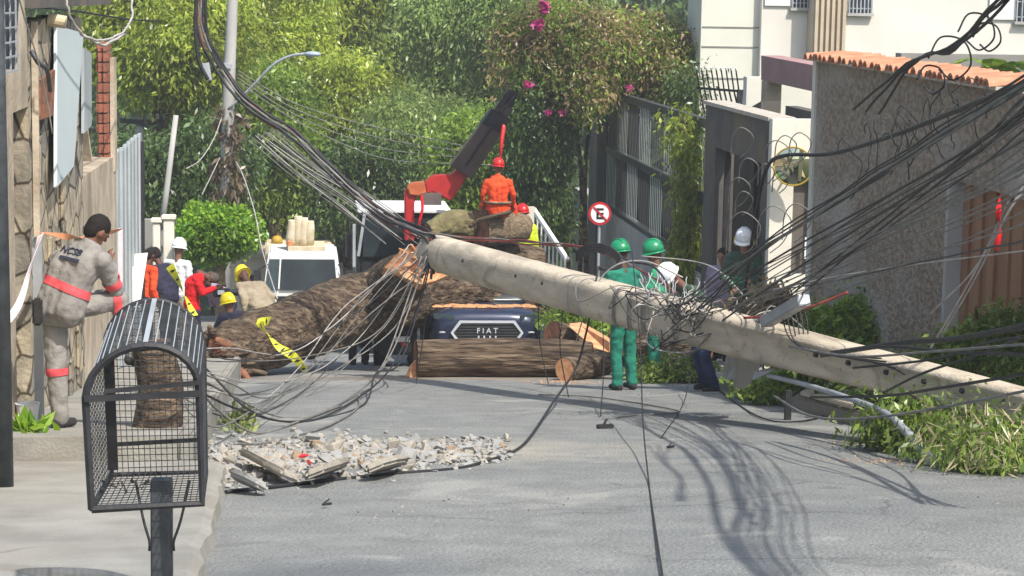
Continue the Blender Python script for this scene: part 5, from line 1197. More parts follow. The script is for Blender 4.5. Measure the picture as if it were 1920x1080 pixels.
for (px, py, s_, lb_) in ((1135, 800, .08, 'dark broken clamp lying alone on the road with a wire tail'), (613, 946, .03, 'flat black scrap on the road left of centre near the rubble'), (1258, 838, .035, 'small dark curved scrap on the road right of centre')):
    b = MB(); q = G(px, py, .02); b.bar(q+Vector((-s_, 0, 0)), q+Vector((s_, .03, .0)), .04*s_/.06, .03*s_/.06); b.bar(q+Vector((-.02, 0, .01)), q+Vector((.02, .05, .8*s_)), .3*s_)
    o = b.build('scrap', 'iron_dark', bevel=.008); tag(o, lb_, 'scrap')
# ================================================================== FALLEN LEAFY BRANCHES AND GRASS
def heap(name, label, cat, bl, n, m, size=.12, droop=.2, seed=0, cl_=.16, stem=True, group=None, extra=None):
    c0 = Vector(bl[0][:3]); q = Vector((c0.x, c0.y, gz(c0.y)))
    r_ = empty(name, q, label, cat, group)
    v = leaves(bl, n, size, droop, seed, cl_)
    zz = v.reshape(-1, 4, 3); ok = zz[:, :, 2].min(axis=1) > (-SL*zz[:, 0, 1]-.0); link('leaves', quadmesh(zz[ok].reshape(-1, 3)), m, r_)
    if extra: 
        v = leaves(bl[1:2]+bl[-2:], n//7, size*2.0, .5, seed+50, cl_*1.6, aspect=.08); zz = v.reshape(-1, 4, 3); ok = zz[:, :, 2].min(axis=1) > (-SL*zz[:, 0, 1]); link('dry_leaves', quadmesh(zz[ok].reshape(-1, 3)), extra, r_)
    if stem:
        rs_ = random.Random(seed)
        for k in range(3):
            b = MB(); t_ = bl[rs_.randrange(len(bl))]; e = Vector(t_[:3])+Vector((rs_.uniform(-.3, .3), rs_.uniform(-.2, .2), rs_.uniform(.0, .2)))
            b.tube(crom([q+Vector((rs_.uniform(-.2, .2), 0, .05)), q.lerp(e, .5)+Vector((0, 0, .15)), e], 5), .014, 6); b.build('twig', 'bark', r_)
    return r_
gb = lambda px, py, Y, rw, rh, d=.8: blob(px, py, Y, rw, rh, d)
heap('fallen_branch', 'broad heap of bright leafy branches at the lower right road edge', 'branch', [gb(1770, 838, 15.7, 60, 34), gb(1850, 850, 15, 80, 36), gb(1680, 790, 16.8, 60, 20), gb(1740, 775, 16.8, 60, 24), gb(1800, 800, 16, 60, 30), gb(1900, 860, 14.7, 60, 30), gb(1880, 825, 15.1, 60, 25)], 16000, 'leaf_fallen', .07, .8, 61, .12, extra='leaf_dry')
heap('fallen_branch', 'tall leafy branches behind the right end of the pole by the brown gate', 'branch', [gb(1840, 645, 18.6, 50, 40), gb(1890, 615, 18.3, 45, 40), gb(1790, 660, 19, 35, 26), gb(1910, 680, 18, 40, 30)], 8000, 'leaf_fallen', .07, .4, 62, .10)
heap('fallen_branch', 'dark green branches against the pebble-dashed wall behind the pole', 'branch', [gb(1615, 605, 24, 30, 44), gb(1575, 620, 24.5, 36, 26), gb(1650, 630, 23.5, 26, 36), gb(1535, 596, 25, 30, 16), gb(1590, 585, 24.2, 20, 26), gb(1660, 600, 23.6, 14, 26), gb(1510, 612, 25, 24, 12)], 8000, 'leaf_b', .10, .4, 63, .13)
heap('fallen_branch', 'leafy green sprays lying between the pole and the foot of the textured wall', 'branch', [gb(1500, 650, 22.5, 40, 16), gb(1560, 672, 21.5, 40, 16), gb(1640, 700, 20.5, 50, 14), gb(1720, 690, 20, 40, 18)], 4500, 'leaf_fallen', .085, .3, 72, .12)
heap('fallen_branch', 'yellow-green leafy branches on the road between the two men', 'branch', [gb(1250, 708, 27.5, 55, 24), gb(1300, 700, 27.8, 40, 26), gb(1230, 690, 28.3, 40, 20)], 8000, 'leaf_fallen', .075, .15, 64, .10)
heap('fallen_branch', 'leafy branches beside the car behind the split wood slab', 'branch', [gb(1060, 600, 31.5, 40, 25), gb(1110, 605, 31.2, 50, 30), gb(1150, 620, 30.8, 40, 25)], 4000, 'leaf_b', .10, .2, 65, .13)
heap('fallen_branch', 'small green branches under the pole right of the blue trousers', 'branch', [gb(1400, 726, 24, 26, 12), gb(1450, 730, 23, 46, 16), gb(1500, 690, 23, 50, 25), gb(1580, 680, 22.5, 40, 20)], 8000, 'leaf_b', .07, .2, 66, .10)
heap('fallen_branch', 'brownish green branches behind the grey crossarm and the wires', 'branch', [gb(1450, 560, 25, 30, 25), gb(1420, 575, 25, 25, 20)], 1800, 'leaf_bg', .10, .2, 67, .12)
heap('grass_tuft', 'small yellowish grass tuft at the left foot of the rubble', 'grass', [gb(412, 905, 16.2, 22, 14, .5)], 700, 'leaf_grass', .12, -.6, 68, .05, stem=False)
heap('plant', 'bright green leafy plant at the foot of the house wall', 'plant', [gb(50, 828, 15.6, 22, 22, .5), gb(68, 842, 15.5, 14, 12, .5)], 240, 'leaf_top', .13, -.5, 69, .05)
heap('weeds', 'low weeds along the left kerb beyond the rubble', 'weeds', [gb(445, 800, 20, 14, 8), gb(448, 780, 20.6, 10, 8), gb(447, 820, 19, 12, 6)], 500, 'leaf_grass', .09, -.4, 70, .06, stem=False)
q = P(52, 785, 16.3); b = MB(); b.lathe((q.x, q.y, pav(q.y)), [(.07, 0), (.09, .16), (.095, .165), (.08, .165), (.07, .1)], 20); o = b.build('bucket', 'whitepaint'); tag(o, 'small white bucket at the wall foot behind the green plant', 'bucket')
# ================================================================== MESH LITTER BASKET
def quadgrid(b, A, B_, C_, D, nu, nv, r):     # wires between edges A-B and D-C
    for i in range(nu+1):
        t = i/nu; b.bar(A.lerp(B_, t), D.lerp(C_, t), r, r)
    for j in range(nv+1):
        t = j/nv; b.bar(A.lerp(D, t), B_.lerp(C_, t), r, r)
Yf, Yb = 8., 8.62
def pr(px, py, Y): return P(px, py, Y)
fb = [pr(172, 955, Yf), pr(379, 944, Yf)]; fsn = [pr(160, 745, Yf), pr(373, 735, Yf)]
bb_ = [pr(210, 890, Yb), pr(387, 884, Yb)]; bsn = [pr(196, 650, Yb), pr(383, 655, Yb)]
def arch(sp, top, n=14):
    a, c = sp; mid = (a+c)/2; h = top-mid; return [mid-(c-a)/2*math.cos(math.pi*i/n)+h*math.sin(math.pi*i/n) for i in range(n+1)]
fa = arch(fsn, pr(272, 648, Yf)); ba = arch(bsn, pr(290, 562, Yb))
bk = empty('litter_basket', (fb[0]+fb[1])/2, 'dark iron mesh litter basket with an arched roof on a square post', 'litter basket')
b = MB(); W_ = .026
def path(b, pts, w_, h_):
    b.tube(pts+[pts[0]] if (pts[0]-pts[-1]).length > .01 else pts, w_*.62, 6)
path(b, [fb[0], fsn[0]]+fa[1:-1]+[fsn[1], fb[1], fb[0]], W_, .03); b.build('front_frame', 'iron_dark', bk)
b = MB(); path(b, [bb_[0], bsn[0]]+ba[1:-1]+[bsn[1], bb_[1], bb_[0]], .016, .02); b.build('back_frame', 'iron_dark', bk)
for a_, c_, w_ in ((fb[0], bb_[0], .016), (fb[1], bb_[1], .016), (fsn[0], bsn[0], .012), (fsn[1], bsn[1], .012)): b = MB(); b.bar(a_, c_, w_); b.build('side_rail', 'iron_dark', bk)
wr = .003
b = MB(); quadgrid(b, bb_[0], bb_[1], bsn[1], bsn[0], 17, 20, wr); b.build('back_mesh', 'iron', bk)
b = MB()
for i in range(1, 18):
    t = i/18; lo = bsn[0].lerp(bsn[1], t); x = 1-2*t; tp_ = (ba[7]-(bsn[0]+bsn[1])/2)*math.sqrt(max(0, 1-x*x)); b.bar(lo, lo+tp_, wr, wr)
for j in range(1, 8):
    s_ = j/8; hh = (ba[7]-(bsn[0]+bsn[1])/2)*s_; k_ = math.sqrt(1-s_*s_); mid = (bsn[0]+bsn[1])/2; d = (bsn[1]-bsn[0])/2*k_; b.bar(mid+hh-d, mid+hh+d, wr, wr)
b.build('back_arch_mesh', 'iron', bk)
for s_ in (0, 1):
    b = MB(); quadgrid(b, fb[s_], bb_[s_], bsn[s_], fsn[s_], 14, 20, wr); b.build('side_mesh', 'iron', bk)
b = MB(); quadgrid(b, fb[0], fb[1], bb_[1], bb_[0], 17, 14, wr); b.build('floor_mesh', 'iron', bk)
b = MB()
b2 = MB()
for i in range(0, 19):
    t = i/18*14; k = min(int(t), 13); f_ = t-k; b2.bar(fa[k].lerp(fa[k+1], f_)+Vector((0, 0, .003)), ba[k].lerp(ba[k+1], f_)+Vector((0, 0, .003)), wr*1.25, wr*1.25)
b2.build('roof_wires', 'zinc', bk)  # sun catching the long wires is painted in with a paler metal
for i in range(0, 19):
    t = (i+.5)/19*14; k = min(int(t), 13); f_ = t-k; b.bar(fa[k].lerp(fa[k+1], f_), ba[k].lerp(ba[k+1], f_), wr*.7, wr*.7)
for j in range(1, 32):
    t = j/32; pts = [p.lerp(q, t) for p, q in zip(fa, ba)]
    for p, q in zip(pts[:-1], pts[1:]): b.bar(p, q, wr, wr)
b.build('roof_mesh', 'iron', bk)
b = MB(); n0, n1 = 7, 8; off = Vector((0, 0, .004))
b.hexa([fa[7].lerp(fa[6], .2)+off, fa[7].lerp(fa[8], .2)+off, ba[7].lerp(ba[8], .22)+off, ba[7].lerp(ba[6], .22)+off]+[q+off*2 for q in (fa[7].lerp(fa[6], .2), fa[7].lerp(fa[8], .2), ba[7].lerp(ba[8], .22), ba[7].lerp(ba[6], .22))]); b.build('roof_strip', 'zinc', bk)
for (x0, y0, x1, y1, w_) in ((158, 748, 375, 738, .024), (196, 734, 375, 717, .016)):
    b = MB(); b.bar(pr(x0, y0, Yf-.022), pr(x1, y1, Yf-.022), .012, w_); b.build('gate_bar', 'iron_dark', bk)
b = MB(); b.bar(pr(206, 834, Yb-.03), pr(383, 824, Yb-.03), .012, .016); b.build('back_bar', 'iron_dark', bk)
b = MB(); b.bar(pr(204, 670, Yf+.1), pr(212, 880, Yf+.3), .04, .012); b.build('hinge_strip', 'iron_dark', bk)
pt_ = pr(303, 898, Yf+.3); b = MB(); b.box(pt_.x-.042, pt_.x+.042, pt_.y-.042, pt_.y+.042, gz(pt_.y)-.1, pt_.z); b.build('post', 'iron', bk, bevel=.006)
for (x0, x1) in ((258, 280), (352, 326)):
    b = MB(); b.tube(crom([pr(x0-4 if x0 < 300 else x0+4, 900, Yf+.3), pr((x0+x1)/2, 975, Yf+.26), pr(x1, 1014, Yf+.24), pr(x1, 1032, Yf+.25)], 4), .006, 6); b.build('brace', 'iron_dark', bk)
lf = leaves([(fb[0].x+.12, Yf+.35, fb[0].z+.015, .1, .15, .004)], 40, .03, .0, 3, .012); o = link('dead_leaves', quadmesh(lf), leafmat('leaf_dead', (.03, .025, .02), (.1, .08, .05))); tag(o, 'few dead dark leaves caught in the mesh litter basket', 'leaves', kind='stuff')
# stump behind the basket, on which the man in grey rests a foot
sq = P(296, 828, 16.0); sz0 = pav(sq.y)
log('stump', 'upright rough brown stump on the pavement seen through the litter basket', [(sq.x, 16.0, sz0-.03), (sq.x+.02, 16.02, sz0+.3), (sq.x-.04, 16.0, sz0+.62)], [.185, .165, .15], bark='bark', wood=(None, 'wood_dark'), seed=44, cat='stump', n=30)

# ================================================================== PEOPLE
PI = math.pi
# man in grey, his back to us, one foot up on the stump
Ym = 15.9
def j(px, py, dy=0): return P(px, py, Ym+dy)
J = dict(pelvis=j(116, 574), waist=j(122, 545, .02), chest=j(142, 498, .04), neck=j(166, 456, .06), head=j(182, 433, .09),
         shL=j(108, 487, .16), elL=j(140, 560, .42), wrL=j(196, 552, .40), shR=j(192, 489, -.06), elR=j(217, 545, .08), wrR=j(206, 494, .24),
         hipL=j(103, 590, .08), knL=j(106, 690, .04), anL=j(113, 782, .02), hipR=j(130, 578, .02), knR=j(222, 562, .12), anR=j(250, 662, .14))
J['f'] = Vector((.62, .78, 0)).normalized(); J['r'] = Vector((.78, -.62, 0)).normalized(); J['s'] = 1.0
legax = (J['knL']-J['anL']).normalized(); thx = (J['knR']-J['hipR']).normalized(); tor = (J['neck']-J['pelvis']).normalized(); uax = (J['elR']-J['shR']).normalized()
gm = person('person in grey work clothes with pink bands, seen from behind leaning on a raised knee', J, skin='skin', top='cl_grey', legs='cl_grey', hair='hair', vox=.011, shoe='cl_dark', wr=.009,
   bands=[('trousers', J['anL'].lerp(J['knL'], .93), legax, .055, .15), ('trousers', J['hipR'].lerp(J['knR'], .95), thx, .06, .15), ('shirt', J['waist']+tor*.03, tor, .065, .34), ('shirt', J['elR'].lerp(J['shR'], .25), uax, .06, .12)], look=(.8, .55, -.15))
# lettering on his back
bx = (J['shR']-J['shL']); bxd = bx.normalized(); nb_ = bxd.cross(tor).normalized()
if nb_.dot(Vector((0, -1, 0))) < 0: nb_ = -nb_
shm = [c_ for c_ in gm.children if c_.name.startswith('shirt')][0]
def onback(px, py):
    d = ray(px, py).normalized(); dg = bpy.context.evaluated_depsgraph_get()
    ok, loc, nrm, _ = shm.ray_cast(CAMPOS-gm.location, d); return (loc+gm.location-d*.012) if ok else P(px, py, Ym-.2)
pc_ = onback(134, 473); xd = onback(148, 476)-onback(120, 469); yd = Vector((0, 0, 1))
bpy.context.view_layer.update()
pc_ = onback(134, 471); xd = onback(150, 475)-onback(118, 467); yd = onback(136, 462)-onback(132, 484)
lt = text('NCSB', .085, 'ink', shm, pc_, xd, yd, ext=.004)
pc2 = onback(130, 485); b = MB(); u_ = xd.normalized(); v_ = (yd-u_*yd.dot(u_)).normalized()
b.hexa([pc2+u_*x+v_*y+w_ for w_ in (Vector((0, 0, 0)), u_.cross(v_)*.004) for x, y in ((-.10, -.011), (.10, -.011), (.10, .011), (-.10, .011))]); b.build('lettering_bar', 'ink', shm)
b = MB(); q = j(70, 582, -.12); b.box(q.x-.035, q.x+.035, q.y-.04, q.y+.05, q.z-.11, q.z+.09); b.build('belt_pouch', 'cl_dark', gm, bevel=.015)
def std(px, pyfoot, a, H, label, **k):
    ov = k.pop('over', None); ln = k.pop('lean', 0); sd = k.pop('side', 0); Yq = k.pop('Y', None); dz = k.pop('dz', 0)
    if Yq is None: q = G(px, pyfoot, 0)
    else: q = P(px, pyfoot, Yq); q.z = gz(Yq)
    q.z += dz
    return person(label, pose(q, a, H, ln, sd, ov), **k)
band2 = []
std(1168, 731, -.5, 1.80, 'person in dark green trousers and a green helmet standing behind the pole, back turned', top='cl_green', legs='cl_green', helmet='hm_green', skin='skin_dark', lean=.10, over={'hipL': (-.1, 0, .93), 'hipR': (.1, 0, .93), 'anL': (-.10, -.02, .09), 'anR': (.12, -.02, .09), 'elL': (-.27, .12, 1.14), 'wrL': (-.15, .32, 1.06), 'elR': (.27, .12, 1.14), 'wrR': (.15, .32, 1.06)}, group='workers in green helmets')
std(1226, 716, -1.35, 1.84, 'person in a green helmet and light green shirt looking left behind the first green worker', top='cl_greenlt', legs='cl_green', helmet='hm_green', skin='skin', sleeves=True, over={'elL': (-.22, .14, 1.14), 'wrL': (-.12, .36, 1.2), 'elR': (.22, .14, 1.14), 'wrR': (.12, .34, 1.1)}, group='workers in green helmets')
qw = P(1390, 690, 29.6); qw.z = gz(29.6)+.24
wm = pose(qw, PI+.35, 1.83, .12, 0, {'elL': (-.28, .1, 1.15), 'wrL': (-.12, .3, 1.12), 'elR': (.28, .1, 1.15), 'wrR': (.1, .3, 1.02)})
up_w = Vector((0, 0, 1))
wp = person('person in a white helmet with yellow ear muffs and dark green jacket facing the street', wm, top='cl_dkgreen', legs='cl_navy', helmet='hm_white', skin='skin_light', bands=[('shirt', wm['waist']+up_w*.06, up_w, .03, .3), ('shirt', wm['waist']+up_w*.0, up_w, .03, .3)], bandm='cl_greenlt')
hd = wm['head']; rw_ = wm['r']
for sg_ in (-1, 1):
    b = MB(); c0 = hd+rw_*sg_*.115; ell(b, c0, .035, .06, .07, 14, 10, f=wm['f']); b.build('ear_muff', 'yellow', wp, smooth=True)
b = MB(); b.tube([hd+(rw_*math.cos(a)*.13+Vector((0, 0, 1))*math.sin(a)*.10)-wm['f']*.11-Vector((0, 0, .06)) for a in [PI*k/10 for k in range(11)]], .012, 6); b.build('muff_band', 'yellow', wp, smooth=True)
std(1350, 690, PI+.6, 1.70, 'person in a lilac shirt standing in the gatehouse opening behind the white helmet', Y=31.2, dz=.15, top='cl_lilac', legs='cl_navy', skin='skin_light', hair='hair')
qj = G(1326, 733, 0); jj = pose(qj, -1.9, 1.74, .75, .1, {'knL': (-.13, .14, .50), 'knR': (.13, .10, .50), 'hipL': (-.1, -.06, .90), 'hipR': (.1, -.06, .90), 'pelvis': (0, -.05, .93)})
person('person in blue jeans and a white helmet bending behind the tangled wires', jj, top='cl_dkgreen', legs='cl_jean', helmet='hm_white', skin='skin', shoe='cl_dark')
# man in orange seated on the trunk segment
Yo = 34.9
def j2(px, py, dy=0): return P(px, py, Yo+dy)
J = dict(pelvis=j2(934, 392, .06), waist=j2(934, 378, .04), chest=j2(933, 350, .02), neck=j2(933, 329, .03), head=j2(934, 314, .04),
         shL=j2(913, 342, .02), elL=j2(905, 366, .05), wrL=j2(908, 384, .16), shR=j2(954, 342, .02), elR=j2(963, 366, .05), wrR=j2(961, 384, .16),
         hipL=j2(924, 392, .10), knL=j2(906, 385, .45), anL=j2(900, 425, .55), hipR=j2(945, 392, .10), knR=j2(962, 385, .45), anR=j2(967, 425, .55), f=Vector((0, 1, 0)), r=Vector((1, 0, 0)), s=.86)
om = person('person in orange overalls and a red helmet sitting on the fibrous trunk, back to us', J, top='cl_orange', legs='cl_orange', helmet='hm_red', skin='skin', wr=.012)
osh = [c_ for c_ in om.children if c_.name.startswith('shirt')][0]
text('VIII', .10, 'wood_dark', osh, J['chest']+Vector((0, -.155, .0)), (1, 0, 0), (0, 0, 1), name='back_print', ext=.004) if 0 else None
b = MB(); c0 = (J['waist'])
b.tube([c0+Vector((math.cos(a)*.205, math.sin(a)*.125, -.01)) for a in [2*PI*k/24 for k in range(25)]], .02, 8); b.build('harness_belt', 'bark_pale', om, smooth=True)
std(977, 640, -.3, 1.74, 'person in a red helmet mostly hidden behind the trunk piece beside the orange man', Y=36.7, dz=.86, top='lime', legs='cl_navy', helmet='hm_red', skin='skin')
# group at the left
Yl = 32.6
def j3(px, py, dy=0): return P(px, py, Yl+dy)
zl_ = gz(Yl)
q = j3(372, 600); 
J = dict(pelvis=j3(362, 582), waist=j3(359, 566), chest=j3(362, 530), neck=j3(376, 513), head=j3(396, 520),
         shL=j3(370, 520, .16), elL=j3(380, 545, .2), wrL=j3(404, 542, .1), shR=j3(368, 522, -.16), elR=j3(380, 549, -.2), wrR=j3(403, 540, -.08),
         hipL=j3(363, 586, .09), knL=j3(372, 640, .1), hipR=j3(363, 586, -.09), knR=j3(372, 640, -.1), f=Vector((1, -.1, 0)).normalized(), r=Vector((-.1, -1, 0)).normalized(), s=.97)
for k_, dy in (('anL', .1), ('anR', -.1)): v = j3(364, 690, dy); v.z = zl_+.29; J[k_] = v
person('person in a bright red sweater bending over a video camera on the left', J, top='cl_red', legs='cl_navy', hair='hair_grey', skin='skin_dark', look=(1, -.15, -.45))
vc = j3(416, 548, .0); vcam = empty('video_camera', vc, 'black video camera in the hands of the person in red', 'camera')
b = MB(); b.box(vc.x-.13, vc.x+.12, vc.y-.06, vc.y+.06, vc.z-.07, vc.z+.06); b.box(vc.x-.1, vc.x+.08, vc.y-.015, vc.y+.015, vc.z+.09, vc.z+.115); b.box(vc.x-.1, vc.x-.07, vc.y-.015, vc.y+.015, vc.z+.062, vc.z+.088); b.build('body', 'blackplastic', vcam, bevel=.012)
b = MB(); b.cyl((vc.x+.12, vc.y, vc.z), (vc.x+.25, vc.y, vc.z), .045, 16, .055); b.build('lens', 'blackplastic', vcam, smooth=False)
b = MB(); b.box(vc.x-.06, vc.x+.04, vc.y-.11, vc.y-.065, vc.z-.02, vc.z+.04); b.build('screen', 'zinc', vcam)
std(316, 690, -.9, 1.66, 'person in a dark navy shirt standing left of the person in red', Y=33.4, dz=.2, top='cl_navy', legs='cl_dark', hair='hair', skin='skin_dark', lean=.35)
std(272, 690, .9, 1.62, 'person in an orange-red top with dark hair at the far left of the group', Y=33.0, dz=.2, top='cl_orange', legs='cl_dark', hair='hair', skin='skin_dark', lean=.12)
std(334, 690, .5, 1.74, 'person in a white helmet and white shirt behind the navy shirt', Y=35.2, dz=.2, top='cl_white', legs='cl_khaki', helmet='hm_white', skin='skin')
std(424, 690, -2.4, 1.62, 'person in a lilac top leaning forward behind the video camera under the round tree', Y=33.6, dz=.1, top='cl_lilac', legs='cl_khaki', hair='hair', skin='skin_dark', lean=.85)
std(490, 690, -.5, 1.74, 'person in a yellow helmet and khaki shirt stooping above the trunk before the white truck', Y=33, top='cl_khaki', legs='cl_khaki', helmet='hm_yellow', skin='skin_dark', lean=.95)
kn = {'pelvis': (0, -.05, .40), 'waist': (0, -.02, .53), 'chest': (0, .06, .74), 'neck': (0, .1, .90), 'head': (0, .14, 1.04), 'shL': (-.19, .08, .86), 'shR': (.19, .08, .86), 'elL': (-.25, .2, .62), 'elR': (.25, .2, .62), 'wrL': (-.16, .4, .56), 'wrR': (.16, .4, .56), 'hipL': (-.1, -.03, .37), 'hipR': (.1, -.03, .37), 'knL': (-.16, .36, .48), 'knR': (.16, .36, .48), 'anL': (-.13, .1, .09), 'anR': (.13, .1, .09)}
std(440, 690, -.8, 1.62, 'person in a yellow helmet crouching low just above the fallen trunk', Y=31.9, top='cl_navy', legs='cl_navy', helmet='hm_yellow', skin='skin', over=kn)
std(784, 690, .2, 1.72, 'person in grey trousers standing between the crushed vehicle and the dark car', Y=33.3, top='cl_dark', legs='cl_grey', hair='hair', skin='skin', lean=1.15)
std(672, 690, -.3, 1.66, 'person in dark trousers standing behind the fallen trunk, only the legs showing', Y=33.4, top='cl_dark', legs='cl_dark', hair='hair', skin='skin_dark', lean=1.0)
# ================================================================== BARRIER TAPES
def ribbon(name, label, pts, w_, m, m2=None, tw=1.6, seed=0, cat='tape'):
    c = crom(pts, 8); b = MB(); b2 = MB(); n = len(c); r_ = random.Random(seed); ph = r_.uniform(0, 3); rows = []
    for i, q in enumerate(c):
        d = (c[min(i+1, n-1)]-c[max(i-1, 0)]).normalized(); a = ph+tw*i/n*2
        u = d.cross(Vector((0, 1, 0))).normalized(); v = d.cross(u)
        rows.append((q, (u*math.cos(a)+v*math.sin(a))*w_/2, d))
    root = None
    def strip(rng_, nm, mm, par, off):
        k = MB()
        for i in rng_:
            q, s_, d = rows[i]; q1, s1, d1 = rows[i+1]; t = s_.cross(d).normalized()*.0015; t1 = s1.cross(d1).normalized()*.0015
            k.hexa([q-s_*off-t, q+s_*off-t, q1+s1*off-t1, q1-s1*off-t1, q-s_*off+t, q+s_*off+t, q1+s1*off+t1, q1-s1*off+t1])
        return k.build(nm, mm, par)
    if m2:
        root = empty(name, c[n//2], label, cat); strip([i for i in range(n-1)], 'band', m, root, 1.)
        k = MB()
        for i in range(2, n-2, 4):
            q, s_, d = rows[i]; q1, s1, d1 = rows[i+1]; t = s_.cross(d).normalized()*.004
            k = MB(); k.hexa([q-s_*.9-t, q+s_*.1-t, q1+s1*.9-t, q1-s1*.1-t, q-s_*.9+t, q+s_*.1+t, q1+s1*.9+t, q1-s1*.1+t]); k.build('black_stripe', m2, root)
    else:
        root = strip(range(n-1), name, m, None, 1.); tag(root, label, cat)
    return root
ribbon('barrier_tape', 'yellow and black barrier tape hanging in front of the person in red', [P(318, 498, 28), P(336, 530, 27.9), P(350, 560, 27.8), P(364, 592, 27.7)], .13, 'tapeyellow', 'tapeblack', 1.0, 1)
ribbon('barrier_tape', 'yellow and black barrier tape dangling over the fallen trunk', [P(506, 601, 27.9), P(488, 606, 27.6), P(502, 625, 27.4), P(522, 650, 27.3), P(550, 668, 27.2), P(574, 697, 27.2)], .11, 'tapeyellow', 'tapeblack', 2.2, 2)
ribbon('barrier_tape', 'pale pink tape sagging from the wall to the left edge', [P(76, 440, 15.6), P(58, 500, 15.1), P(30, 580, 14.6), P(-30, 640, 14.2)], .06, 'tapewhite', None, 1.4, 3)
ribbon('barrier_tape', 'orange tape stretched along the wall behind the man in grey', [P(70, 436, 16.4), P(120, 443, 17.4), P(150, 446, 18.5), P(190, 440, 21), P(228, 430, 24)], .05, 'tapeorange', None, 2.5, 4)
ribbon('ribbon', 'red and white ribbon tied to the stay wires before the brown gate', [P(1876, 366, 16.4), P(1872, 400, 16.3), P(1874, 430, 16.3), P(1868, 468, 16.3)], .045, 'cl_red', None, 3, 5)
b = MB(); q0, q1 = P(70, 445, 16.5), P(70, 640, 16.5); b.bar((q0.x, q0.y, pav(q0.y)), q0, .07, .04); o = b.build('tape_post', 'zinc'); tag(o, 'slim blue-grey post holding the tapes behind the man in grey', 'post')
b = MB(); b.bar(P(226, 570, 24.2), P(226, 428, 24.2), .05); o = b.build('tape_post', 'tapewhite'); tag(o, 'thin pinkish post at the near edge of the pale grey gate', 'post')
# ================================================================== CABLES
def cable(pts, r, m, label, group, k=7, n=6, name='cable', wob=0., seed=0):
    def cp_(q):
        if isinstance(q, Vector): return q
        v = P(*q); lift = (.30 if v.x < -.7 and v.y > 15 else .15 if v.x < -.36 else 0)+r+.01
        return G(q[0], q[1], lift) if v.z < gz(v.y)+lift and q[1] > 560 else v
    c = crom([cp_(q) for q in pts], k)
    if wob:
        for i, q in enumerate(c): c[i] = q+Vector((noise.noise(Vector((i*.35, seed, 0))), noise.noise(Vector((i*.35, seed, 5)))*.5, noise.noise(Vector((i*.35, seed, 9)))))*wob
    b = MB(); b.tube(c, r, n); o = b.build(name, m, smooth=True); return tag(o, label, 'cable', group)
rc = random.Random(77)
# fan from the upper right down to the tangle on the pole
FAN = [(150, 0), (158, 1), (168, 0), (178, 1), (190, 0), (204, 0), (138, 1), (222, 0), (240, 0), (262, 0), (284, 0), (296, 0), (318, 0), (340, 0), (366, 0), (396, 0), (430, 0), (232, 0), (274, 0), (330, 0), (194, 0), (172, 1)]
for i, (y1, hv) in enumerate(FAN):
    x0 = 1235+rc.uniform(20, 190); y0 = 560+(x0-1235)*.02+rc.uniform(-20, 45); ym = (y0+y1)/2+rc.uniform(2, 12); xm = (x0+1990)/2
    cable([(x0-25, y0+35, 20.8), (x0+20, y0, 20.2), ((x0+xm)/2, (y0+ym)/2+rc.uniform(1, 9), 17.5), (xm, ym, 14.6), ((1990+xm)/2, (ym+y1)/2+3, 11.5), (2010, y1-20, 8.8), (3100, y1-620, 5.2)], .0088 if hv else rc.uniform(.0042, .0068), 'cable' if hv else rc.choice(('cable', 'cable_grey', 'cable_grey')), 'dark cable of the fan stretched from the upper right down to the tangle', 'cables of the right-hand fan', k=6)
for i in range(7):   # heavy bundle inside the fan
    o_ = rc.uniform(-14, 14); cable([(1270+i*9, 570+o_, 20.3), (1420, 468+o_*.9, 18), (1600, 352+o_, 15.2), (1760, 250+o_*1.1, 12.4), (2000, 105+o_*1.4, 9), (3100, -560+o_*2, 5.2)], rc.uniform(.0065, .010), 'cable_grey' if i % 3 == 0 else 'cable', 'thick cable in the heavy bundle through the middle of the right-hand fan', 'heavy bundle on the right', k=7, wob=.02, seed=i)
cable([(1395, 560, 20), (1415, 420, 19.6), (1436, 320, 19), (1470, 292, 18.6), (1560, 288, 18), (1680, 252, 16), (1800, 205, 13.5), (2000, 125, 10)], .018, 'cable', 'thick black cable arching in front of the round mirror', None, k=8)
for i in range(16):   # loose ends above and on the textured wall
    x0 = rc.uniform(1560, 1850); y0 = 300-(x0-1590)*.42+rc.uniform(-70, 0); d = rc.uniform(-1, 1); L_ = rc.uniform(45, 110)
    cable([(x0, y0+L_, 15.9), (x0-18*d, y0+L_*.66, 15.8), (x0-26*d+rc.uniform(-6, 6), y0+L_*.33, 15.8), (x0+rc.uniform(-8, 8), y0, 15.75), (x0+22*d, y0-rc.uniform(8, 22), 15.8), (x0+36*d, y0+rc.uniform(-6, 18), 15.8)], rc.uniform(.0035, .006), 'cable', 'thin loose cable end curving off the bundle before the grey wall', 'cable curls by the grey wall', k=6, wob=.02, seed=300+i)
for i in range(3):
    cable([(1600+i*24, 205+i*4, 15.5), (1700+i*8, 122-i*4, 14), (1790, 82+i*5, 12.6), (1880+i*6, -10+i*6, 11)], .010, 'cable', 'black cable rising to the top right above the tiled wall', 'cables above the tiles', k=7, wob=.02, seed=40+i)
for (cx_, cy_, d) in ((1780, 110, 40), (1850, 70, 26), (1830, 60, 34), (1745, 150, 26)):
    cable([(cx_-d, cy_, 13), (cx_-d*.4, cy_-d, 13), (cx_+d*.7, cy_-d*.8, 12.9), (cx_+d, cy_+d*.3, 12.9), (cx_+d*.2, cy_+d, 13), (cx_-d*.5, cy_+d*.5, 13.05)], .006, 'cable', 'thin black cable loop in front of the apartment wall', 'cable loops above the tiles', k=7)
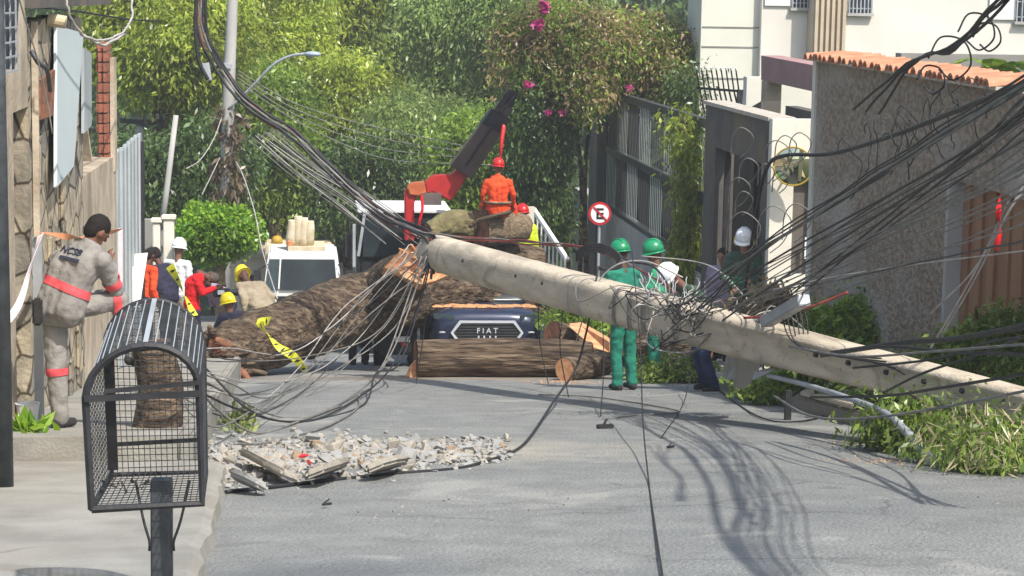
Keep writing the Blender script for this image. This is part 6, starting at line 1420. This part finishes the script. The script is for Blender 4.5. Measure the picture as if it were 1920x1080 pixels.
for i in range(12):  # curls in front of the gatehouse
    x0, y0 = rc.uniform(1380, 1500), rc.uniform(250, 430); d = rc.uniform(14, 34)
    cable([(x0-d, y0+d*1.5, 19.4), (x0-d*.8, y0-d*.3, 19.3), (x0, y0-d, 19.2), (x0+d, y0-d*.2, 19.2), (x0+d*.6, y0+d, 19.3), (x0-d*.2, y0+d*1.7, 19.4)], .0055, 'cable_grey', 'thin grey wire curl in front of the cream entrance wall', 'wire curls by the gatehouse', k=6)
# low cables across the fallen pole, lower right
LOW = [((1560, 662), (1700, 642), (1800, 634), (1990, 598), .022, 'cable'), ((1540, 668), (1650, 650), (1790, 660), (1990, 668), .014, 'cable'), ((1600, 690), (1760, 672), (1860, 640), (1990, 628), .011, 'cable'), ((1480, 650), (1600, 668), (1740, 660), (1990, 640), .010, 'cable_grey'), ((1520, 745), (1660, 742), (1760, 728), (1990, 690), .012, 'cable'), ((1640, 745), (1730, 700), (1850, 660), (1990, 600), .010, 'cable'), ((1450, 742), (1530, 782), (1680, 778), (1990, 720), .010, 'cable_grey')]
for i, (a, c1, c2, d, r, m_) in enumerate(LOW):
    cable([(*a, 17.2), (*c1, 15.6), (*c2, 14.2), (*d, 12)], r, m_, 'dark cable running low over the fallen pole to the right edge', 'low cables at the right edge', k=8)
for i, (pts, r) in enumerate(([(1920, 300, 15.4), (1890, 372, 15.6), (1830, 500, 16), (1750, 590, 16.6), (1700, 650, 17)], .010), ) if 0 else ():
    pass
STAY = [[(1950, 280, 16), (1896, 368, 16.2), (1830, 500, 16.8), (1745, 588, 17.4)], [(1950, 318, 16), (1890, 400, 16.1), (1830, 520, 16.6), (1770, 622, 17.1)], [(1935, 320, 16.1), (1872, 430, 16.3), (1800, 560, 16.8), (1740, 660, 17.2)]]
for s_ in STAY: cable(s_, .008, 'cable_pale', 'pale stay wire slanting down in front of the brown gate', 'pale stay wires', k=8)
cable([(1440, 545, 20), (1560, 520, 19), (1700, 498, 17.5), (1990, 462, 13)], .006, 'cable_pale', 'single pale thin wire crossing the brown gate horizontally', None, k=8)
cable([(1395, 596, 19.6), (1450, 592, 19.4), (1510, 578, 19.2), (1560, 560, 19.1), (1590, 548, 19)], .014, 'cable_red', 'red cable bending up beside the pale metal crossarm', None, k=8)
for i in range(6):   # hanging loops right of the tangle
    x0 = 1462+i*9; cable([(x0, 560+i*4, 19.2), (x0+6, 600, 19.1), (x0+24, 640+i*5, 18.9), (x0+80+i*12, 664+i*3, 18.2), (x0+190, 672+i*6, 17)], .007, 'cable', 'black cable looping down from the crossarm over the pole', 'loops by the crossarm', k=7)
# tangle around the pole
for i in range(34):
    x0, y0 = rc.uniform(1195, 1430), 0; y0 = 560+(x0-1195)*.16+rc.uniform(-14, 26); pts = [(x0, y0, 20.9)]
    for k in range(4): x0 += rc.uniform(-70, 70); y0 = 566+(x0-1195)*.16+rc.uniform(-38, 46); pts.append((x0, y0, 20.9+rc.uniform(-.5, .25)))
    cable(pts, rc.uniform(.005, .010), rc.choice(('cable', 'cable_grey', 'cable_grey', 'cable_pale')), 'twisted wire in the tangle wrapped over the middle of the pole', 'tangled wires on the pole', k=7)
for i in range(10):  # drooping from the tangle, below the pole
    x0 = rc.uniform(1200, 1400); cable([(x0, 590+rc.uniform(-10, 30), 21.2), (x0+rc.uniform(-20, 40), 650+rc.uniform(-20, 20), 21.1), (x0+rc.uniform(20, 90), 650+rc.uniform(-10, 20), 20.9), (x0+rc.uniform(60, 150), 600+rc.uniform(0, 30), 20.5)], .007, rc.choice(('cable', 'cable_pale', 'cable_grey')), 'slack wire hanging in a loop under the middle of the pole', 'slack wires under the pole', k=8)
for i in range(16):  # pale netting of fine wires on the pole
    x0 = 1200+i*8; cable([(x0, 500+rc.uniform(0, 20)+i*1.5, 22.2), (x0+rc.uniform(-10, 14), 540+i*1.6, 22.1), (x0+rc.uniform(0, 30), 580+i*1.8, 21.9)], .006, rc.choice(('cable_pale', 'zinc', 'cable_grey')), 'frayed pale wire strand standing on the pole by the green workers', 'frayed pale strands', k=6, wob=.06, seed=i)
# arcs left of the tangle
for i in range(6): cable([(1080, 490-i*3.5, 23.8), (1105, 473-i*3, 23.7), (1140, 476-i*3, 23.6), (1165, 500-i*3, 23.5), (1140, 506, 23.4), (1122, 505-i, 23.5)], .010, 'cable', 'black cable in the coil standing on the pole left of the green workers', 'black cable coil', k=6)
cable([(1122, 500, 23.4), (1112, 560, 23.3), (1100, 620, 23.6), (1080, 690, 23.0), (1040, 750, 20.5), (985, 830, 17.6), (935, 858, 16.6)], .013, 'cable', 'long black cable falling from the coil past the front log to the rubble', None, k=10)
q = [G(935, 858, .02), G(860, 878, .015), G(740, 888, .015), G(620, 900, .015), G(500, 914, .015), G(424, 922, .015)]
cable(q, .014, 'cable', 'dark cable lying on the road along the near edge of the rubble', None, k=8)
cable([(1150, 470, 24), (1180, 490, 23.6), (1225, 500, 23.2), (1255, 540, 22.6), (1262, 580, 22.2)], .012, 'cable', 'black cable arching beside the looking-left worker', None, k=8)
cable([(1080, 640, 24), (1110, 550, 23.4), (1150, 500, 23.2), (1210, 490, 23), (1280, 520, 22.4)], .008, 'cable_pale', 'pale wire arching over the pole near the green workers', None, k=8)
cable([(1200, 480, 24.5), (1300, 490, 24), (1350, 510, 23), (1400, 560, 21.8)], .008, 'cable_pale', 'pale wire curving above the tangle to the right', None, k=8)
cable([(1185, 470, 22.6), (1200, 640, 21), (1205, 780, 17.5), (1216, 900, 14.4), (1230, 1000, 12), (1245, 1100, 10.2)], .006, 'cable', 'thin black wire falling straight towards the camera at mid-road', None, k=9)
VERT = [((1130, 600), (1132, 690), (1126, 780)), ((1060, 560), (1050, 650), (1066, 745)), ((1010, 560), (1012, 640), (1028, 720)), ((800, 540), (798, 600), (780, 720)), ((1296, 700), (1280, 760), (1240, 820))]
for a, c1, d in VERT: cable([(*a, 25), (*c1, 24.5), G(*d, .02)], .006, 'cable', 'thin wire dangling from the wires down to the road before the logs', 'dangling thin wires', k=8)
cable([G(1010, 740, .015), G(1120, 745, .015), G(1270, 770, .015), G(1200, 778, .015), G(1130, 785, .015)], .008, 'cable_grey', 'grey cable lying on the asphalt left of the green trousers', None, k=8)
cable([G(1340, 725, .02), G(1420, 780, .015), G(1500, 790, .015), G(1590, 770, .015), G(1700, 780, .05)], .009, 'cable', 'dark cable lying on the asphalt below the grey bracket', None, k=8)
# heavy bundle from the upper left down over the trunk and the pole
BN = [(376, -30, 30), (380, 60, 30), (420, 140, 30), (470, 200, 29.8), (545, 248, 29.6), (600, 300, 29.4), (660, 356, 29.2), (725, 408, 29), (800, 440, 28.3)]
for i in range(9):
    o1, o2 = rc.uniform(-10, 10), rc.uniform(-9, 9); spread = 1.0
    pts = [(x+o1*(1.0 if k else 1.4), y+o2, Y) for k, (x, y, Y) in enumerate(BN)]
    tail = [(900, 448+o2*.3, 27.6), (1010, 456+o2*.3, 26.6), (1110, 466+o2*.3, 25.3), (1200, 506, 23.6), (1270, 550, 22)] if i in (1, 5, 8) else [(812+o1, 470+o2, 28.2), (806+o1*2, 500+rc.uniform(0, 30), 28.1)]
    cable(pts+tail, rc.uniform(.008, .011) if i in (1, 5, 8) else rc.uniform(.013, .022), 'cable_red' if i in (1, 5) else ('cable_grey' if i % 3 == 2 else 'cable'), 'red cable in the bundle sweeping down from the upper left over the pole' if i in (1, 5) else 'thick cable of the bundle sweeping down from the upper left over the trunk', 'red cables of the left bundle' if i in (1, 5) else 'heavy bundle on the left', k=6, wob=.025, seed=100+i)
cable([(390, 150, 30), (372, 110, 30), (366, 40, 30), (372, -30, 30)], .03, 'cable', 'black cable loop hanging at the head of the left bundle', None, k=8)
for i in range(18):  # fine fan left of the crane
    t = i/17; x0 = 470+50*t; y0 = 262-26*t+rc.uniform(-4, 4); x1 = 700+100*t+rc.uniform(-10, 20); y1 = 410+36*rc.random()
    cable([(x0, y0, 30.4), ((x0*2+x1)/3, (y0*2+y1)/3+rc.uniform(6, 16), 30), ((x0+2*x1)/3, (y0+2*y1)/3+rc.uniform(4, 12), 29.6), (x1, y1+14, 29.2)], .006, rc.choice(('cable_grey', 'cable_pale', 'cable_grey')), 'thin grey wire of the fine fan running down to the trunk from the left', 'fine wires left of the crane', k=6)
for i in range(4):
    o_ = i*7; cable([(446, 132+o_, 41), (540, 188+o_*1.4, 41), (640, 222+o_*2.2, 41), (740, 246+o_*2.6, 40.5), (880+i*14, 276+o_*1.6, 39)], .010, 'cable_grey', 'thin overhead wire sagging from the pole towards the crane boom', 'overhead wires', k=7)
cable([(440, 300, 41.8), (456, 330, 41), (478, 400, 40), (492, 470, 39), (520, 560, 36)], .012, 'cable_pale', 'pale cable falling from the utility pole past the white truck', None, k=8)
cable([(412, 296, 41.6), (396, 330, 41.4), (378, 366, 41.2)], .010, 'cable_pale', 'pale cable end hanging from the utility pole over the round tree', None, k=8)
cable([(416, 220, 41.6), (400, 262, 41), (375, 300, 40.5), (350, 316, 40)], .010, 'cable_pale', 'pale cable drooping left of the utility pole', None, k=8)
for i in range(11):  # drooping curtain over the trunk into the left
    xs = rc.uniform(740, 810); ys = rc.uniform(470, 515); x3 = rc.uniform(430, 520); y3 = rc.uniform(650, 790); xm = xs-rc.uniform(50, 110); ym = ys+rc.uniform(70, 130)
    cable([(xs+20, ys-25, 28.2), (xs, ys, 28.1), (xm, ym, 28), ((xm+x3)/2, (ym+y3)/2+rc.uniform(15, 50), 27), (x3, y3-rc.uniform(-6, 6), 22), (x3-70, y3-rc.uniform(5, 25), 19.5), (330+rc.uniform(-20, 30), y3-rc.uniform(25, 60), 17.6)], rc.uniform(.006, .009), rc.choice(('cable', 'cable_grey', 'cable_grey', 'cable_pale')), 'slack cable drooping over the fallen trunk towards the left kerb', 'slack cables over the trunk', k=8, wob=.012, seed=200+i)
for i, pts in enumerate(([(800, 480, 28.1), (770, 570, 28), (735, 660, 27), (690, 720, 25.6), (600, 775, 23), (520, 780, 21.5), (440, 745, 20), (385, 715, 19)], [(805, 490, 28.1), (778, 590, 28), (745, 670, 26.8), (700, 725, 25.2), (610, 780, 22.6), (530, 790, 21), (440, 765, 19.6), (385, 740, 19)], [(790, 480, 28.1), (758, 580, 28), (720, 680, 26.4), (676, 735, 24.6), (670, 765, 23.5), (610, 800, 21.4), (500, 830, 19.6), (440, 832, 19)], [(810, 480, 28.1), (790, 560, 28), (750, 680, 26.2), (705, 700, 25.6), (680, 760, 23.4), (560, 790, 21.6), (470, 770, 20.6), (385, 690, 19.6)], [(640, 760, 23), (560, 790, 21.4), (480, 812, 20), (410, 770, 18.4), (386, 745, 18)])):
    cable(pts, .011, 'cable' if i % 2 else 'cable_grey', 'long slack cable sagging from the pole tip down to the left kerb', 'long cables sagging to the left', k=8)
# pale wires at the upper left
cable([(124, -10, 17), (128, 20, 17), (150, 60, 17.2), (178, 74, 17.4), (214, 70, 17.8), (244, 40, 18.4), (250, -20, 19)], .010, 'cable_pale', 'pale coiled wire hanging over the broken house roof', None, k=8, wob=.02, seed=9)
cable([(150, 60, 17.3), (172, 76, 17.6), (196, 84, 18), (236, 62, 18.4)], .012, 'cable_pale', 'second pale wire strand below the coil over the house', None, k=8, wob=.03, seed=19)
cable([(34, -10, 15), (48, 40, 15.3), (70, 110, 15.8), (88, 190, 16.2), (98, 250, 16.4)], .006, 'cable_pale', 'thin pale wire running down the house wall at the upper left', None, k=7)
cable([(58, 95, 16), (72, 118, 16), (88, 132, 16.2), (94, 170, 16.4)], .018, 'iron', 'bent dark pipe sticking out of the house wall', None, k=7)
cable([(60, 12, 17.5), (150, 22, 19), (240, 36, 22), (300, 40, 26)], .010, 'cable', 'dark wire leading from the house eaves to the trees', None, k=7)
# ================================================================== AIR
hb = MB(); hb.box(-26, 30, -3, 110, -12.5, 22); hz_o = hb.build('haze', None, origin=(0, 0, 0)); hz_o['kind'] = 'stuff'
hm_ = bpy.data.materials.new('haze'); hm_.use_nodes = True; hn = hm_.node_tree; hn.nodes.clear()
ho = hn.nodes.new('ShaderNodeOutputMaterial'); hv_ = hn.nodes.new('ShaderNodeVolumePrincipled')
hv_.inputs['Color'].default_value = (.93, .95, .97, 1); hv_.inputs['Density'].default_value = .0014; hv_.inputs['Anisotropy'].default_value = .2
hn.links.new(hv_.outputs[0], ho.inputs['Volume']); hz_o.data.materials.append(hm_)
